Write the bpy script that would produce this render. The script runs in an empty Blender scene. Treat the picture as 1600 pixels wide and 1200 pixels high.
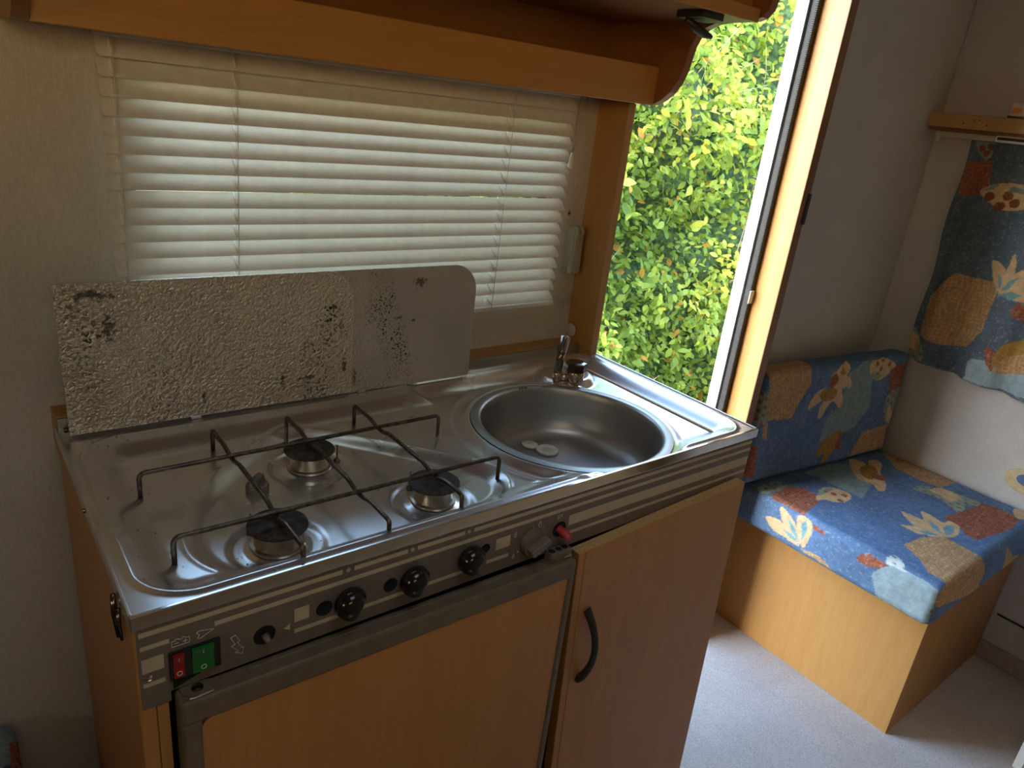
import bpy, bmesh, math, random
import numpy as np
from mathutils import Vector, Matrix

random.seed(7)
RNG = np.random.default_rng(11)
SC = bpy.context.scene
COL = SC.collection

# ------------------------------------------------------------------ camera
ROT = np.array([[0.78836663, -0.60519675, 0.11052125],
                [-0.1396877, -0.3510501, -0.92587859],
                [0.59913722, 0.71449333, -0.36129473]])   # rows: right, down, forward
FPX = 1130.148
CAM = np.array([-0.084, -0.559, 1.42])
cam_d = bpy.data.cameras.new('camera')
cam_d.sensor_width = 36.0
cam_d.lens = FPX / 1600.0 * 36.0
cam_d.clip_start = 0.02
cam = bpy.data.objects.new('camera', cam_d)
COL.objects.link(cam)
mw = Matrix.Identity(4)
for i in range(3):
    mw[i][0] = ROT[0][i]
    mw[i][1] = -ROT[1][i]
    mw[i][2] = -ROT[2][i]
    mw[i][3] = CAM[i]
cam.matrix_world = mw
SC.camera = cam

# ------------------------------------------------------------------ light
SC.view_settings.view_transform = 'Standard'
SC.view_settings.look = 'None'
SC.view_settings.gamma = 1.0
SC.view_settings.use_curve_mapping = False
SC.view_settings.exposure = 1.48
SKY_STRENGTH = 0.86
SUN_STRENGTH = 3.1
world = bpy.data.worlds.new('world')
SC.world = world
world.use_nodes = True
wn = world.node_tree
wn.nodes.clear()
wo = wn.nodes.new('ShaderNodeOutputWorld')
wb = wn.nodes.new('ShaderNodeBackground')
sky = wn.nodes.new('ShaderNodeTexSky')
sky.sky_type = 'NISHITA'
sky.sun_disc = False
sky.sun_elevation = math.radians(38)
sky.sun_rotation = math.radians(270)
sky.air_density = 1.2
sky.dust_density = 0.8
sky.ozone_density = 1.0
wb.inputs['Strength'].default_value = SKY_STRENGTH
wn.links.new(sky.outputs[0], wb.inputs['Color'])
wn.links.new(wb.outputs[0], wo.inputs['Surface'])

sun_d = bpy.data.lights.new('sun', 'SUN')
sun_d.energy = SUN_STRENGTH
sun_d.angle = math.radians(0.6)
sun_d.color = (1.0, 0.93, 0.80)
sun = bpy.data.objects.new('sun', sun_d)
COL.objects.link(sun)
SUN_DIR = Vector((0.79, -0.05, -0.61)).normalized()
sun.rotation_euler = SUN_DIR.to_track_quat('-Z', 'Y').to_euler()
sun.location = (-3, 1.2, 4)


def portal(name, loc, rot, sx, sy):
    d = bpy.data.lights.new(name, 'AREA')
    d.shape = 'RECTANGLE'
    d.size = sx
    d.size_y = sy
    d.cycles.is_portal = True
    o = bpy.data.objects.new(name, d)
    COL.objects.link(o)
    o.location = loc
    o.rotation_euler = rot
    return o


SC.cycles.max_bounces = 10
SC.cycles.diffuse_bounces = 6
SC.cycles.glossy_bounces = 5
SC.cycles.transparent_max_bounces = 8
SC.cycles.sample_clamp_indirect = 6.0
SC.cycles.caustics_reflective = False
SC.cycles.caustics_refractive = False

# ------------------------------------------------------------------ sizes
FLOOR = 0.03
CEIL = 1.97
YW = 0.444       # inner face of the kitchen wall
YO = 0.474       # outer face
XR = 2.225       # right end wall
XL = -1.75       # left end wall
YB = -1.18       # wall behind the camera
ZC = 0.983       # worktop rim
KW = 0.897       # kitchen width
DX0, DX1 = 0.896, 1.475   # door opening
DTOP = 1.86


# ------------------------------------------------------------------ picture calibration helpers (camera rays)
def ray(px, py):
    return ROT.T @ np.array([(px - 800) / FPX, (py - 600) / FPX, 1.0])


def onX(p, x):
    w = ray(*p); return CAM + w * (x - CAM[0]) / w[0]


def onY(p, y):
    w = ray(*p); return CAM + w * (y - CAM[1]) / w[1]


def onZ(p, z):
    w = ray(*p); return CAM + w * (z - CAM[2]) / w[2]


# ------------------------------------------------------------------ materials
def new_mat(name):
    m = bpy.data.materials.new(name)
    m.use_nodes = True
    nt = m.node_tree
    b = nt.nodes['Principled BSDF']
    return m, nt, b


def N(nt, t, **kw):
    n = nt.nodes.new(t)
    for k, v in kw.items():
        if k in n.inputs.keys():
            n.inputs[k].default_value = v
        else:
            setattr(n, k, v)
    return n


def L(nt, a, b):
    nt.links.new(a, b)


def ramp(nt, stops, interp='LINEAR'):
    r = nt.nodes.new('ShaderNodeValToRGB')
    cr = r.color_ramp
    cr.interpolation = interp
    while len(cr.elements) < len(stops):
        cr.elements.new(0.5)
    for e, (p, c) in zip(cr.elements, stops):
        e.position = p
        e.color = c if len(c) == 4 else (*c, 1)
    return r


def mixc(nt, fac, a, b, blend='MIX'):
    m = nt.nodes.new('ShaderNodeMix')
    m.data_type = 'RGBA'
    m.blend_type = blend
    if isinstance(fac, (int, float)):
        m.inputs[0].default_value = fac
    else:
        L(nt, fac, m.inputs[0])
    for s, i in ((a, 6), (b, 7)):
        if isinstance(s, tuple):
            m.inputs[i].default_value = s if len(s) == 4 else (*s, 1)
        else:
            L(nt, s, m.inputs[i])
    return m.outputs[2]


def coords(nt, scale=(1, 1, 1), rot=(0, 0, 0)):
    tc = N(nt, 'ShaderNodeTexCoord')
    mp = N(nt, 'ShaderNodeMapping')
    mp.inputs['Scale'].default_value = scale
    mp.inputs['Rotation'].default_value = rot
    L(nt, tc.outputs['Object'], mp.inputs['Vector'])
    return mp.outputs[0]


def noise(nt, vec, scale, detail=3, rough=0.55, dist=0.0):
    n = N(nt, 'ShaderNodeTexNoise')
    n.inputs['Scale'].default_value = scale
    n.inputs['Detail'].default_value = detail
    n.inputs['Roughness'].default_value = rough
    n.inputs['Distortion'].default_value = dist
    L(nt, vec, n.inputs['Vector'])
    return n.outputs['Fac']


def bump(nt, b, h, strength, dist=0.001):
    n = N(nt, 'ShaderNodeBump')
    n.inputs['Strength'].default_value = strength
    n.inputs['Distance'].default_value = dist
    L(nt, h, n.inputs['Height'])
    L(nt, n.outputs[0], b.inputs['Normal'])


def plain(name, col, rough=0.5, metal=0.0, spec=0.5, var=0.06, nscale=60):
    m, nt, b = new_mat(name)
    v = coords(nt)
    f = noise(nt, v, nscale, 4)
    lo = tuple(c * (1 - var * 2) for c in col)
    hi = tuple(min(1, c * (1 + var * 2)) for c in col)
    r = ramp(nt, [(0.3, lo), (0.7, hi)])
    L(nt, f, r.inputs[0])
    L(nt, r.outputs[0], b.inputs['Base Color'])
    b.inputs['Roughness'].default_value = rough
    b.inputs['Metallic'].default_value = metal
    b.inputs['Specular IOR Level'].default_value = spec
    return m


def wood(name, axis, c1=(0.455, 0.222, 0.060), c2=(0.52, 0.270, 0.082), rough=0.42):
    """beech laminate; grain runs along axis"""
    m, nt, b = new_mat(name)
    s = [9.0, 9.0, 9.0]
    s['xyz'.index(axis)] = 0.7
    v = coords(nt, tuple(s))
    f = noise(nt, v, 3.2, 5, 0.6, 0.7)
    r = ramp(nt, [(0.25, c1), (0.5, tuple((a + d) / 2 for a, d in zip(c1, c2))), (0.75, c2)])
    L(nt, f, r.inputs[0])
    s2 = [260.0, 260.0, 260.0]
    s2['xyz'.index(axis)] = 18.0
    v2 = coords(nt, tuple(s2))
    f2 = noise(nt, v2, 1.0, 2)
    r2 = ramp(nt, [(0.40, (0.80, 0.76, 0.70)), (0.55, (1, 1, 1))])
    L(nt, f2, r2.inputs[0])
    c = mixc(nt, 0.32, r.outputs[0], r2.outputs[0], 'MULTIPLY')
    L(nt, c, b.inputs['Base Color'])
    b.inputs['Roughness'].default_value = rough
    bump(nt, b, f2, 0.08, 0.0004)
    return m


def wallpaper(name, c1, c2, rough=0.85, axis=(1, 1, 1), fibre=1.0):
    m, nt, b = new_mat(name)
    v = coords(nt)
    big = noise(nt, v, 9, 4, 0.6)
    va = coords(nt, (900, 900, 90))
    vb = coords(nt, (110, 110, 1100))
    fa = noise(nt, va, 1.0, 2)
    fb = noise(nt, vb, 1.0, 2)
    ad = N(nt, 'ShaderNodeMath', operation='ADD')
    L(nt, fa, ad.inputs[0])
    L(nt, fb, ad.inputs[1])
    r = ramp(nt, [(0.25, c1), (0.75, c2)])
    L(nt, big, r.inputs[0])
    r2 = ramp(nt, [(0.40, (0.72, 0.72, 0.72)), (0.62, (1, 1, 1))])
    hf = N(nt, 'ShaderNodeMath', operation='MULTIPLY')
    L(nt, ad.outputs[0], hf.inputs[0])
    hf.inputs[1].default_value = 0.5
    L(nt, hf.outputs[0], r2.inputs[0])
    c = mixc(nt, 0.6 * fibre, r.outputs[0], r2.outputs[0], 'MULTIPLY')
    L(nt, c, b.inputs['Base Color'])
    b.inputs['Roughness'].default_value = rough
    b.inputs['Specular IOR Level'].default_value = 0.2
    bump(nt, b, ad.outputs[0], 0.5 * fibre, 0.0012)
    return m


def steel(name, col=(0.76, 0.73, 0.69), rough=0.25, smudge=True):
    m, nt, b = new_mat(name)
    v = coords(nt)
    f = noise(nt, v, 9, 3, 0.5, 0.2)
    r = ramp(nt, [(0.25, tuple(c * 0.90 for c in col)), (0.65, col)])
    L(nt, f, r.inputs[0])
    out = r.outputs[0]
    L(nt, out, b.inputs['Base Color'])
    b.inputs['Metallic'].default_value = 0.90 if smudge else 0.95
    rr = N(nt, 'ShaderNodeMapRange')
    rr.inputs['From Min'].default_value = 0.3
    rr.inputs['From Max'].default_value = 0.7
    rr.inputs['To Min'].default_value = rough * 1.15
    rr.inputs['To Max'].default_value = rough * 0.95
    L(nt, f, rr.inputs['Value'])
    L(nt, rr.outputs[0], b.inputs['Roughness'])
    return m


def embossed(name, scale, strength, col, rough, seed, marks=()):
    m, nt, b = new_mat(name)
    v = coords(nt, (1, 1, 1))
    n1 = N(nt, 'ShaderNodeTexNoise')
    n1.inputs['Scale'].default_value = scale
    n1.inputs['Detail'].default_value = 1.5
    n1.inputs['Distortion'].default_value = 0.6
    L(nt, v, n1.inputs['Vector'])
    h = n1.outputs['Fac']
    rh = ramp(nt, [(0.36, (0, 0, 0)), (0.62, (1, 1, 1))])
    L(nt, h, rh.inputs[0])
    # burnt-on stains in the hollows, in patches
    mp = coords(nt, (1, 1, 0.55))
    p = noise(nt, mp, seed, 4, 0.6, 0.5)
    rp = ramp(nt, [(0.54, (0, 0, 0)), (0.66, (1, 1, 1))])
    L(nt, p, rp.inputs[0])
    rd = ramp(nt, [(0.38, (1, 1, 1)), (0.46, (0, 0, 0))])
    L(nt, h, rd.inputs[0])
    mu = N(nt, 'ShaderNodeMath', operation='MULTIPLY')
    L(nt, rp.outputs[0], mu.inputs[0])
    L(nt, rd.outputs[0], mu.inputs[1])
    tint = noise(nt, v, 6, 3)
    rt = ramp(nt, [(0.35, tuple(c * 0.78 for c in col)), (0.7, col)])
    L(nt, tint, rt.inputs[0])
    c = mixc(nt, mu.outputs[0], rt.outputs[0], (0.035, 0.028, 0.022))
    # soot marks with a place and size of their own
    wob = noise(nt, v, 160, 2, 0.6)
    for mx_, mz_, sx__, sz__ in marks:
        mp_ = N(nt, 'ShaderNodeMapping')
        mp_.vector_type = 'POINT'
        mp_.inputs['Location'].default_value = (-mx_ / sx__, 0, -mz_ / sz__)
        mp_.inputs['Scale'].default_value = (1 / sx__, 0, 1 / sz__)
        tc_ = N(nt, 'ShaderNodeTexCoord')
        L(nt, tc_.outputs['Object'], mp_.inputs['Vector'])
        ln = N(nt, 'ShaderNodeVectorMath', operation='LENGTH')
        L(nt, mp_.outputs[0], ln.inputs[0])
        ad_ = N(nt, 'ShaderNodeMath', operation='MULTIPLY_ADD')
        L(nt, wob, ad_.inputs[0])
        ad_.inputs[1].default_value = 2.2
        L(nt, ln.outputs['Value'], ad_.inputs[2])
        rm = ramp(nt, [(0.66, (.8, .8, .8)), (0.86, (0, 0, 0))])
        hv = N(nt, 'ShaderNodeMath', operation='MULTIPLY')
        L(nt, ad_.outputs[0], hv.inputs[0])
        hv.inputs[1].default_value = 0.5
        L(nt, hv.outputs[0], rm.inputs[0])
        c = mixc(nt, rm.outputs[0], c, (0.050, 0.040, 0.032))
    L(nt, c, b.inputs['Base Color'])
    b.inputs['Metallic'].default_value = 0.72
    b.inputs['Roughness'].default_value = rough
    bump(nt, b, rh.outputs[0], strength, 0.0026)
    return m


def fabric(name):
    m, nt, b = new_mat(name)
    a = N(nt, 'ShaderNodeAttribute', attribute_name='print')
    v = coords(nt)
    f = noise(nt, v, 55, 4, 0.65)
    r2 = ramp(nt, [(0.3, (0.70, 0.72, 0.74)), (0.7, (1.22, 1.2, 1.18))])
    L(nt, f, r2.inputs[0])
    c = mixc(nt, 0.8, a.outputs['Color'], r2.outputs[0], 'MULTIPLY')
    # small pale flecks
    fl = noise(nt, v, 130, 2.5, 0.6, 0.4)
    rf = ramp(nt, [(0.57, (0, 0, 0)), (0.64, (0.24, 0.24, 0.24))])
    L(nt, fl, rf.inputs[0])
    c = mixc(nt, rf.outputs[0], c, (0.55, 0.60, 0.66))
    L(nt, c, b.inputs['Base Color'])
    b.inputs['Roughness'].default_value = 0.8
    b.inputs['Specular IOR Level'].default_value = 0.25
    wv = noise(nt, coords(nt, (1, 1, 1)), 900, 2)
    bump(nt, b, wv, 0.25, 0.0006)
    return m


def leaf_mat(name, c1, c2, c3):
    m, nt, b = new_mat(name)
    a = N(nt, 'ShaderNodeAttribute', attribute_name='tint')
    r = ramp(nt, [(0.0, c1), (0.55, c2), (0.9, c3), (1.0, (0.50, 0.16, 0.04))])
    L(nt, a.outputs['Fac'], r.inputs[0])
    v = coords(nt)
    f = noise(nt, v, 120, 2)
    r2 = ramp(nt, [(0.3, (0.85, 0.85, 0.85)), (0.7, (1.1, 1.1, 1.1))])
    L(nt, f, r2.inputs[0])
    c = mixc(nt, 1.0, r.outputs[0], r2.outputs[0], 'MULTIPLY')
    L(nt, c, b.inputs['Base Color'])
    b.inputs['Roughness'].default_value = 0.6
    b.inputs['Specular IOR Level'].default_value = 0.22
    tr = N(nt, 'ShaderNodeBsdfTranslucent')
    cb = mixc(nt, 0.5, c, (0.60, 0.72, 0.08), 'MIX')
    L(nt, cb, tr.inputs['Color'])
    mx = N(nt, 'ShaderNodeMixShader')
    mx.inputs[0].default_value = 0.45
    L(nt, b.outputs[0], mx.inputs[1])
    L(nt, tr.outputs[0], mx.inputs[2])
    L(nt, mx.outputs[0], nt.nodes['Material Output'].inputs['Surface'])
    return m


def pane_mat(name, tone=(0.86, 0.88, 0.86)):
    m, nt, b = new_mat(name)
    g = N(nt, 'ShaderNodeBsdfGlossy')
    g.inputs['Roughness'].default_value = 0.03
    t = N(nt, 'ShaderNodeBsdfTransparent')
    t.inputs['Color'].default_value = (*tone, 1)
    fr = N(nt, 'ShaderNodeFresnel')
    fr.inputs['IOR'].default_value = 1.45
    mx = N(nt, 'ShaderNodeMixShader')
    L(nt, fr.outputs[0], mx.inputs[0])
    L(nt, t.outputs[0], mx.inputs[1])
    L(nt, g.outputs[0], mx.inputs[2])
    L(nt, mx.outputs[0], nt.nodes['Material Output'].inputs['Surface'])
    return m


def carpet(name):
    m, nt, b = new_mat(name)
    v = coords(nt)
    f = noise(nt, v, 420, 3, 0.7)
    g = noise(nt, v, 5, 4, 0.6)
    r = ramp(nt, [(0.32, (0.36, 0.335, 0.31)), (0.5, (0.55, 0.52, 0.49)), (0.7, (0.68, 0.65, 0.615))])
    L(nt, f, r.inputs[0])
    r2 = ramp(nt, [(0.35, (0.86, 0.85, 0.84)), (0.65, (1, 1, 1))])
    L(nt, g, r2.inputs[0])
    c = mixc(nt, 1.0, r.outputs[0], r2.outputs[0], 'MULTIPLY')
    L(nt, c, b.inputs['Base Color'])
    b.inputs['Roughness'].default_value = 0.95
    b.inputs['Specular IOR Level'].default_value = 0.1
    bump(nt, b, f, 0.6, 0.003)
    return m


M = dict(
    wood_z=wood('beech_upright', 'z'), wood_x=wood('beech_lengthwise', 'x'), wood_y=wood('beech_crosswise', 'y'),
    wood_front=wood('beech_cabinet_front', 'z', (0.455, 0.205, 0.048), (0.515, 0.250, 0.068)),
    wood_pale=wood('beech_pale', 'z', (0.46, 0.262, 0.096), (0.52, 0.315, 0.126)),
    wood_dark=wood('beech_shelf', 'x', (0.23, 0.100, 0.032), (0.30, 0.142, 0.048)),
    chip=plain('raw_chipboard', (0.50, 0.31, 0.13), 0.8, var=0.10, nscale=300),
    wall=wallpaper('woven_wallpaper', (0.70, 0.64, 0.56), (0.79, 0.73, 0.645)),
    wall_grey=wallpaper('smooth_wallpaper', (0.60, 0.585, 0.565), (0.66, 0.645, 0.62), fibre=0.35),
    wall_end=wallpaper('end_wallpaper', (0.62, 0.60, 0.575), (0.70, 0.68, 0.655), fibre=0.8),
    ceiling=wallpaper('ceiling_lining', (0.66, 0.64, 0.60), (0.72, 0.70, 0.66), fibre=0.3),
    carpet=carpet('speckled_carpet'),
    steel=steel('stainless_steel'), steel_bowl=steel('satin_steel', (0.40, 0.38, 0.35), 0.38, False),
    chrome=plain('polished_steel', (0.70, 0.68, 0.64), 0.10, 1.0, var=0.03),
    chrome_dark=plain('smoked_chrome', (0.20, 0.165, 0.14), 0.16, 1.0, var=0.03),
    copper=plain('aged_chrome_base', (0.50, 0.36, 0.27), 0.22, 1.0, var=0.05),
    wire=plain('scorched_wire', (0.115, 0.090, 0.068), 0.34, 0.85, var=0.28, nscale=160),
    cap=plain('enamel_burner_cap', (0.045, 0.035, 0.027), 0.62, 0.0, 0.2, var=0.35, nscale=110),
    brass=plain('burner_alloy', (0.52, 0.46, 0.36), 0.32, 1.0, var=0.1),
    emb_a=embossed('embossed_aluminium_coarse', 225, 0.60, (0.74, 0.64, 0.52), 0.36, 9, ((0.166, 1.012, 0.006, 0.018), (0.272, 1.022, 0.006, 0.020), (0.365, 1.030, 0.007, 0.022), (0.050, 1.160, 0.040, 0.012), (0.060, 1.120, 0.020, 0.030), (0.310, 1.020, 0.030, 0.006))),
    emb_b=embossed('embossed_aluminium_fine', 330, 0.40, (0.62, 0.555, 0.475), 0.46, 11, ((0.452, 1.096, 0.012, 0.004), (0.480, 1.090, 0.008, 0.004), (0.384, 1.010, 0.005, 0.020), (0.49, 1.150, 0.020, 0.014))),
    alu=plain('bare_aluminium', (0.62, 0.60, 0.57), 0.4, 1.0, var=0.12),
    fascia=plain('grey_brown_fascia', (0.160, 0.128, 0.106), 0.5, var=0.05),
    stripe=plain('beige_print', (0.50, 0.42, 0.295), 0.6, var=0.05),
    pale_ink=plain('white_print', (0.60, 0.56, 0.50), 0.6, var=0.03),
    black=plain('black_plastic', (0.010, 0.009, 0.009), 0.16, var=0.1),
    black_matt=plain('black_satin_plastic', (0.022, 0.022, 0.023), 0.45, var=0.1),
    hole=plain('dark_cavity', (0.006, 0.005, 0.005), 0.9),
    red=plain('red_plastic', (0.30, 0.008, 0.010), 0.3, var=0.05),
    red_btn=plain('faded_red_plastic', (0.42, 0.035, 0.040), 0.45, var=0.15),
    green=plain('green_plastic', (0.006, 0.15, 0.024), 0.28, var=0.05),
    taupe=plain('taupe_plastic', (0.150, 0.125, 0.092), 0.38, var=0.08),
    frame=plain('olive_brown_frame', (0.140, 0.108, 0.070), 0.42, var=0.08),
    slat=plain('white_slat_enamel', (0.80, 0.77, 0.73), 0.38, var=0.03),
    cord=plain('white_cord', (0.86, 0.83, 0.77), 0.8),
    cord_grey=plain('grey_cord', (0.42, 0.39, 0.35), 0.8),
    cream=plain('cream_plastic', (0.62, 0.56, 0.46), 0.45, var=0.04),
    grey_plastic=plain('light_grey_plastic', (0.46, 0.435, 0.385), 0.45, var=0.04),
    white_frame=plain('white_coated_aluminium', (0.82, 0.82, 0.80), 0.35, var=0.02),
    frame_shade=plain('frame_shade_tone', (0.36, 0.42, 0.45), 0.4, var=0.03),  # shade on the white door frame put into a colour
    rubber=plain('black_rubber', (0.030, 0.030, 0.031), 0.6),
    clear=plain('milky_plastic', (0.60, 0.57, 0.53), 0.25),
    sink_white=plain('off_white_plastic', (0.80, 0.75, 0.66), 0.5, var=0.06, nscale=200),
    fabric=fabric('printed_upholstery'),
    orange=plain('orange_sticker', (0.80, 0.27, 0.02), 0.6),
    panel_white=plain('pale_laminate', (0.55, 0.52, 0.50), 0.5),
    blue_glass=plain('blue_fill', (0.10, 0.17, 0.32), 0.4),
    tan=plain('cream_tan_rim', (0.62, 0.48, 0.28), 0.4),
    leaf=leaf_mat('hedge_leaf', (0.070, 0.150, 0.050), (0.27, 0.37, 0.070), (0.56, 0.54, 0.075)),
    twig=plain('hedge_twig', (0.24, 0.19, 0.15), 0.8, var=0.2),
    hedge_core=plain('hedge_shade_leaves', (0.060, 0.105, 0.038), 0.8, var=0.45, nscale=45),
    ground=plain('garden_soil', (0.20, 0.17, 0.12), 0.9, var=0.3, nscale=20),
    skin=plain('white_body_sheet', (0.78, 0.78, 0.76), 0.4, var=0.02),
    pane=pane_mat('acrylic_pane'),
    pane_fill_amber=pane_mat('amber_fill_pane', (0.96, 0.73, 0.50)),  # amber tone added to warm the fill light from behind the camera
    pane_fill_warm=pane_mat('warm_fill_pane', (0.94, 0.82, 0.67)),  # warm tone added to colour the fill light of roof and end openings
    baseboard=plain('pinkish_trim', (0.42, 0.34, 0.29), 0.6),
)


# ------------------------------------------------------------------ object helpers
def tag(o, label=None, cat=None, group=None, kind=None):
    if label: o['label'] = label
    if cat: o['category'] = cat
    if group: o['group'] = group
    if kind: o['kind'] = kind
    return o


def thing(name, loc, label, cat, group=None):
    o = bpy.data.objects.new(name, None)
    o.empty_display_size = 0.05
    COL.objects.link(o)
    o.location = loc
    return tag(o, label, cat, group)


def world_offset(p):
    v = Vector((0, 0, 0))
    while p is not None:
        v += p.location
        p = p.parent
    return v


def finish(name, me, mat, parent=None, smooth=False):
    """mesh vertices are given in world metres; parts are offset by their parents' (unrotated) places"""
    o = bpy.data.objects.new(name, me)
    COL.objects.link(o)
    if isinstance(mat, (list, tuple)):
        for k in mat:
            me.materials.append(M[k])
    elif mat:
        me.materials.append(M[mat])
    if smooth:
        me.polygons.foreach_set('use_smooth', [True] * len(me.polygons))
    if parent is not None:
        o.parent = parent
        o.location = -world_offset(parent)
    return o


def pydata(name, v, f, mat, parent=None, smooth=False):
    me = bpy.data.meshes.new(name)
    me.from_pydata([tuple(map(float, p)) for p in v], [], [tuple(map(int, q)) for q in f])
    me.update()
    return finish(name, me, mat, parent, smooth)


def bm_obj(name, bm, mat, parent=None, smooth=False):
    bmesh.ops.recalc_face_normals(bm, faces=bm.faces)
    me = bpy.data.meshes.new(name)
    bm.to_mesh(me)
    bm.free()
    return finish(name, me, mat, parent, smooth)


def add_box(bm, x0, x1, y0, y1, z0, z1, bev=0.0, seg=2):
    r = bmesh.ops.create_cube(bm, size=1.0)
    vs = r['verts']
    for v in vs:
        v.co = Vector((x0 + (v.co.x + .5) * (x1 - x0), y0 + (v.co.y + .5) * (y1 - y0), z0 + (v.co.z + .5) * (z1 - z0)))
    if bev > 0:
        es = list({e for v in vs for e in v.link_edges})
        bmesh.ops.bevel(bm, geom=es, offset=bev, segments=seg, affect='EDGES', profile=0.5)
    return vs


def box(name, x0, x1, y0, y1, z0, z1, mat, parent=None, bev=0.0, seg=2):
    bm = bmesh.new()
    add_box(bm, x0, x1, y0, y1, z0, z1, bev, seg)
    return bm_obj(name, bm, mat, parent)


def add_tube(bm, pts, r, seg=8, cap=True):
    pts = [Vector(p) for p in pts]
    n = len(pts)
    rr = r if isinstance(r, (list, tuple)) else [r] * n
    t0 = (pts[1] - pts[0]).normalized()
    up = Vector((0, 0, 1)) if abs(t0.z) < 0.9 else Vector((1, 0, 0))
    u = t0.cross(up).normalized()
    rings = []
    for i, p in enumerate(pts):
        if i == 0: t = pts[1] - pts[0]
        elif i == n - 1: t = pts[-1] - pts[-2]
        else: t = (pts[i + 1] - pts[i]).normalized() + (pts[i] - pts[i - 1]).normalized()
        t.normalize()
        u = (u - t * u.dot(t))
        if u.length < 1e-6: u = t.orthogonal()
        u.normalize()
        w = t.cross(u)
        rings.append([bm.verts.new(p + (u * math.cos(a) + w * math.sin(a)) * rr[i])
                      for a in [2 * math.pi * k / seg for k in range(seg)]])
    for a, b in zip(rings[:-1], rings[1:]):
        for k in range(seg):
            bm.faces.new((a[k], a[(k + 1) % seg], b[(k + 1) % seg], b[k]))
    if cap:
        bm.faces.new(list(reversed(rings[0])))
        bm.faces.new(rings[-1])


def tube(name, pts, r, mat, parent=None, seg=8):
    bm = bmesh.new()
    add_tube(bm, pts, r, seg)
    return bm_obj(name, bm, mat, parent, True)


def round_path(pts, rad, n=5):
    """rounds the corners of a polyline"""
    pts = [Vector(p) for p in pts]
    out = [pts[0]]
    for a, b, c in zip(pts[:-2], pts[1:-1], pts[2:]):
        d1, d2 = (a - b), (c - b)
        r = min(rad, d1.length * .45, d2.length * .45)
        p, q = b + d1.normalized() * r, b + d2.normalized() * r
        for i in range(n + 1):
            t = i / n
            out.append(p * (1 - t) ** 2 + b * 2 * t * (1 - t) + q * t * t)
    out.append(pts[-1])
    return out


def add_lathe(bm, prof, centre, axis='z', seg=32, cap0=False, cap1=False):
    """prof: (radius, height) pairs; axis '-y' turns the height towards the room"""
    cx, cy, cz = centre
    rings = []
    for r, h in prof:
        ring = []
        for k in range(seg):
            a = 2 * math.pi * k / seg
            c, s = math.cos(a) * r, math.sin(a) * r
            if axis == 'z': p = (cx + c, cy + s, cz + h)
            elif axis == '-y': p = (cx + c, cy - h, cz + s)
            elif axis == '-x': p = (cx - h, cy + c, cz + s)
            ring.append(bm.verts.new(p))
        rings.append(ring)
    for a, b in zip(rings[:-1], rings[1:]):
        for k in range(seg):
            bm.faces.new((a[k], a[(k + 1) % seg], b[(k + 1) % seg], b[k]))
    if cap0: bm.faces.new(rings[0])
    if cap1: bm.faces.new(rings[-1])


def lathe(name, prof, centre, mat, parent=None, axis='z', seg=32, cap0=True, cap1=True, smooth=True):
    bm = bmesh.new()
    add_lathe(bm, prof, centre, axis, seg, cap0, cap1)
    o = bm_obj(name, bm, mat, parent, smooth)
    if smooth:
        auto_smooth(o)
    return o


def auto_smooth(o, ang=40):
    me = o.data
    bm = bmesh.new()
    bm.from_mesh(me)
    lim = math.radians(ang)
    for e in bm.edges:
        if len(e.link_faces) == 2 and e.calc_face_angle(0) > lim:
            e.smooth = False
    for f in bm.faces:
        f.smooth = True
    bm.to_mesh(me)
    bm.free()


def add_prism(bm, poly, place, d):
    """poly: 2D points; place(u, v, w) -> 3D; thickness from w=0 to w=d"""
    a = [bm.verts.new(place(u, v, 0)) for u, v in poly]
    b = [bm.verts.new(place(u, v, d)) for u, v in poly]
    bm.faces.new(a)
    bm.faces.new(list(reversed(b)))
    n = len(poly)
    for i in range(n):
        bm.faces.new((a[i], b[i], b[(i + 1) % n], a[(i + 1) % n]))


def wall_with_holes(name, axis, a0, a1, w0, w1, z0, z1, holes, mat):
    """box wall with rectangular openings; axis 'y' wall runs along x, axis 'x' wall runs along y"""
    xs = sorted({a0, a1, *[h[0] for h in holes], *[h[1] for h in holes]})
    zs = sorted({z0, z1, *[h[2] for h in holes], *[h[3] for h in holes]})
    bm = bmesh.new()
    vd = {}

    def V(a, w, z):
        k = (round(a, 5), round(w, 5), round(z, 5))
        if k not in vd:
            vd[k] = bm.verts.new((a, w, z) if axis == 'y' else (w, a, z))
        return vd[k]

    def solid(i, j):
        if i < 0 or j < 0 or i >= len(xs) - 1 or j >= len(zs) - 1: return False
        cx, cz = (xs[i] + xs[i + 1]) / 2, (zs[j] + zs[j + 1]) / 2
        return not any(h[0] < cx < h[1] and h[2] < cz < h[3] for h in holes)

    for i in range(len(xs) - 1):
        for j in range(len(zs) - 1):
            if not solid(i, j): continue
            A, B, C_, D = xs[i], xs[i + 1], zs[j], zs[j + 1]
            bm.faces.new((V(A, w0, C_), V(B, w0, C_), V(B, w0, D), V(A, w0, D)))
            bm.faces.new((V(A, w1, C_), V(A, w1, D), V(B, w1, D), V(B, w1, C_)))
            if not solid(i - 1, j): bm.faces.new((V(A, w0, C_), V(A, w0, D), V(A, w1, D), V(A, w1, C_)))
            if not solid(i + 1, j): bm.faces.new((V(B, w0, C_), V(B, w1, C_), V(B, w1, D), V(B, w0, D)))
            if not solid(i, j - 1): bm.faces.new((V(A, w0, C_), V(A, w1, C_), V(B, w1, C_), V(B, w0, C_)))
            if not solid(i, j + 1): bm.faces.new((V(A, w0, D), V(B, w0, D), V(B, w1, D), V(A, w1, D)))
    return tag(bm_obj(name, bm, mat), kind='structure')


def struct(o):
    return tag(o, kind='structure')


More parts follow.
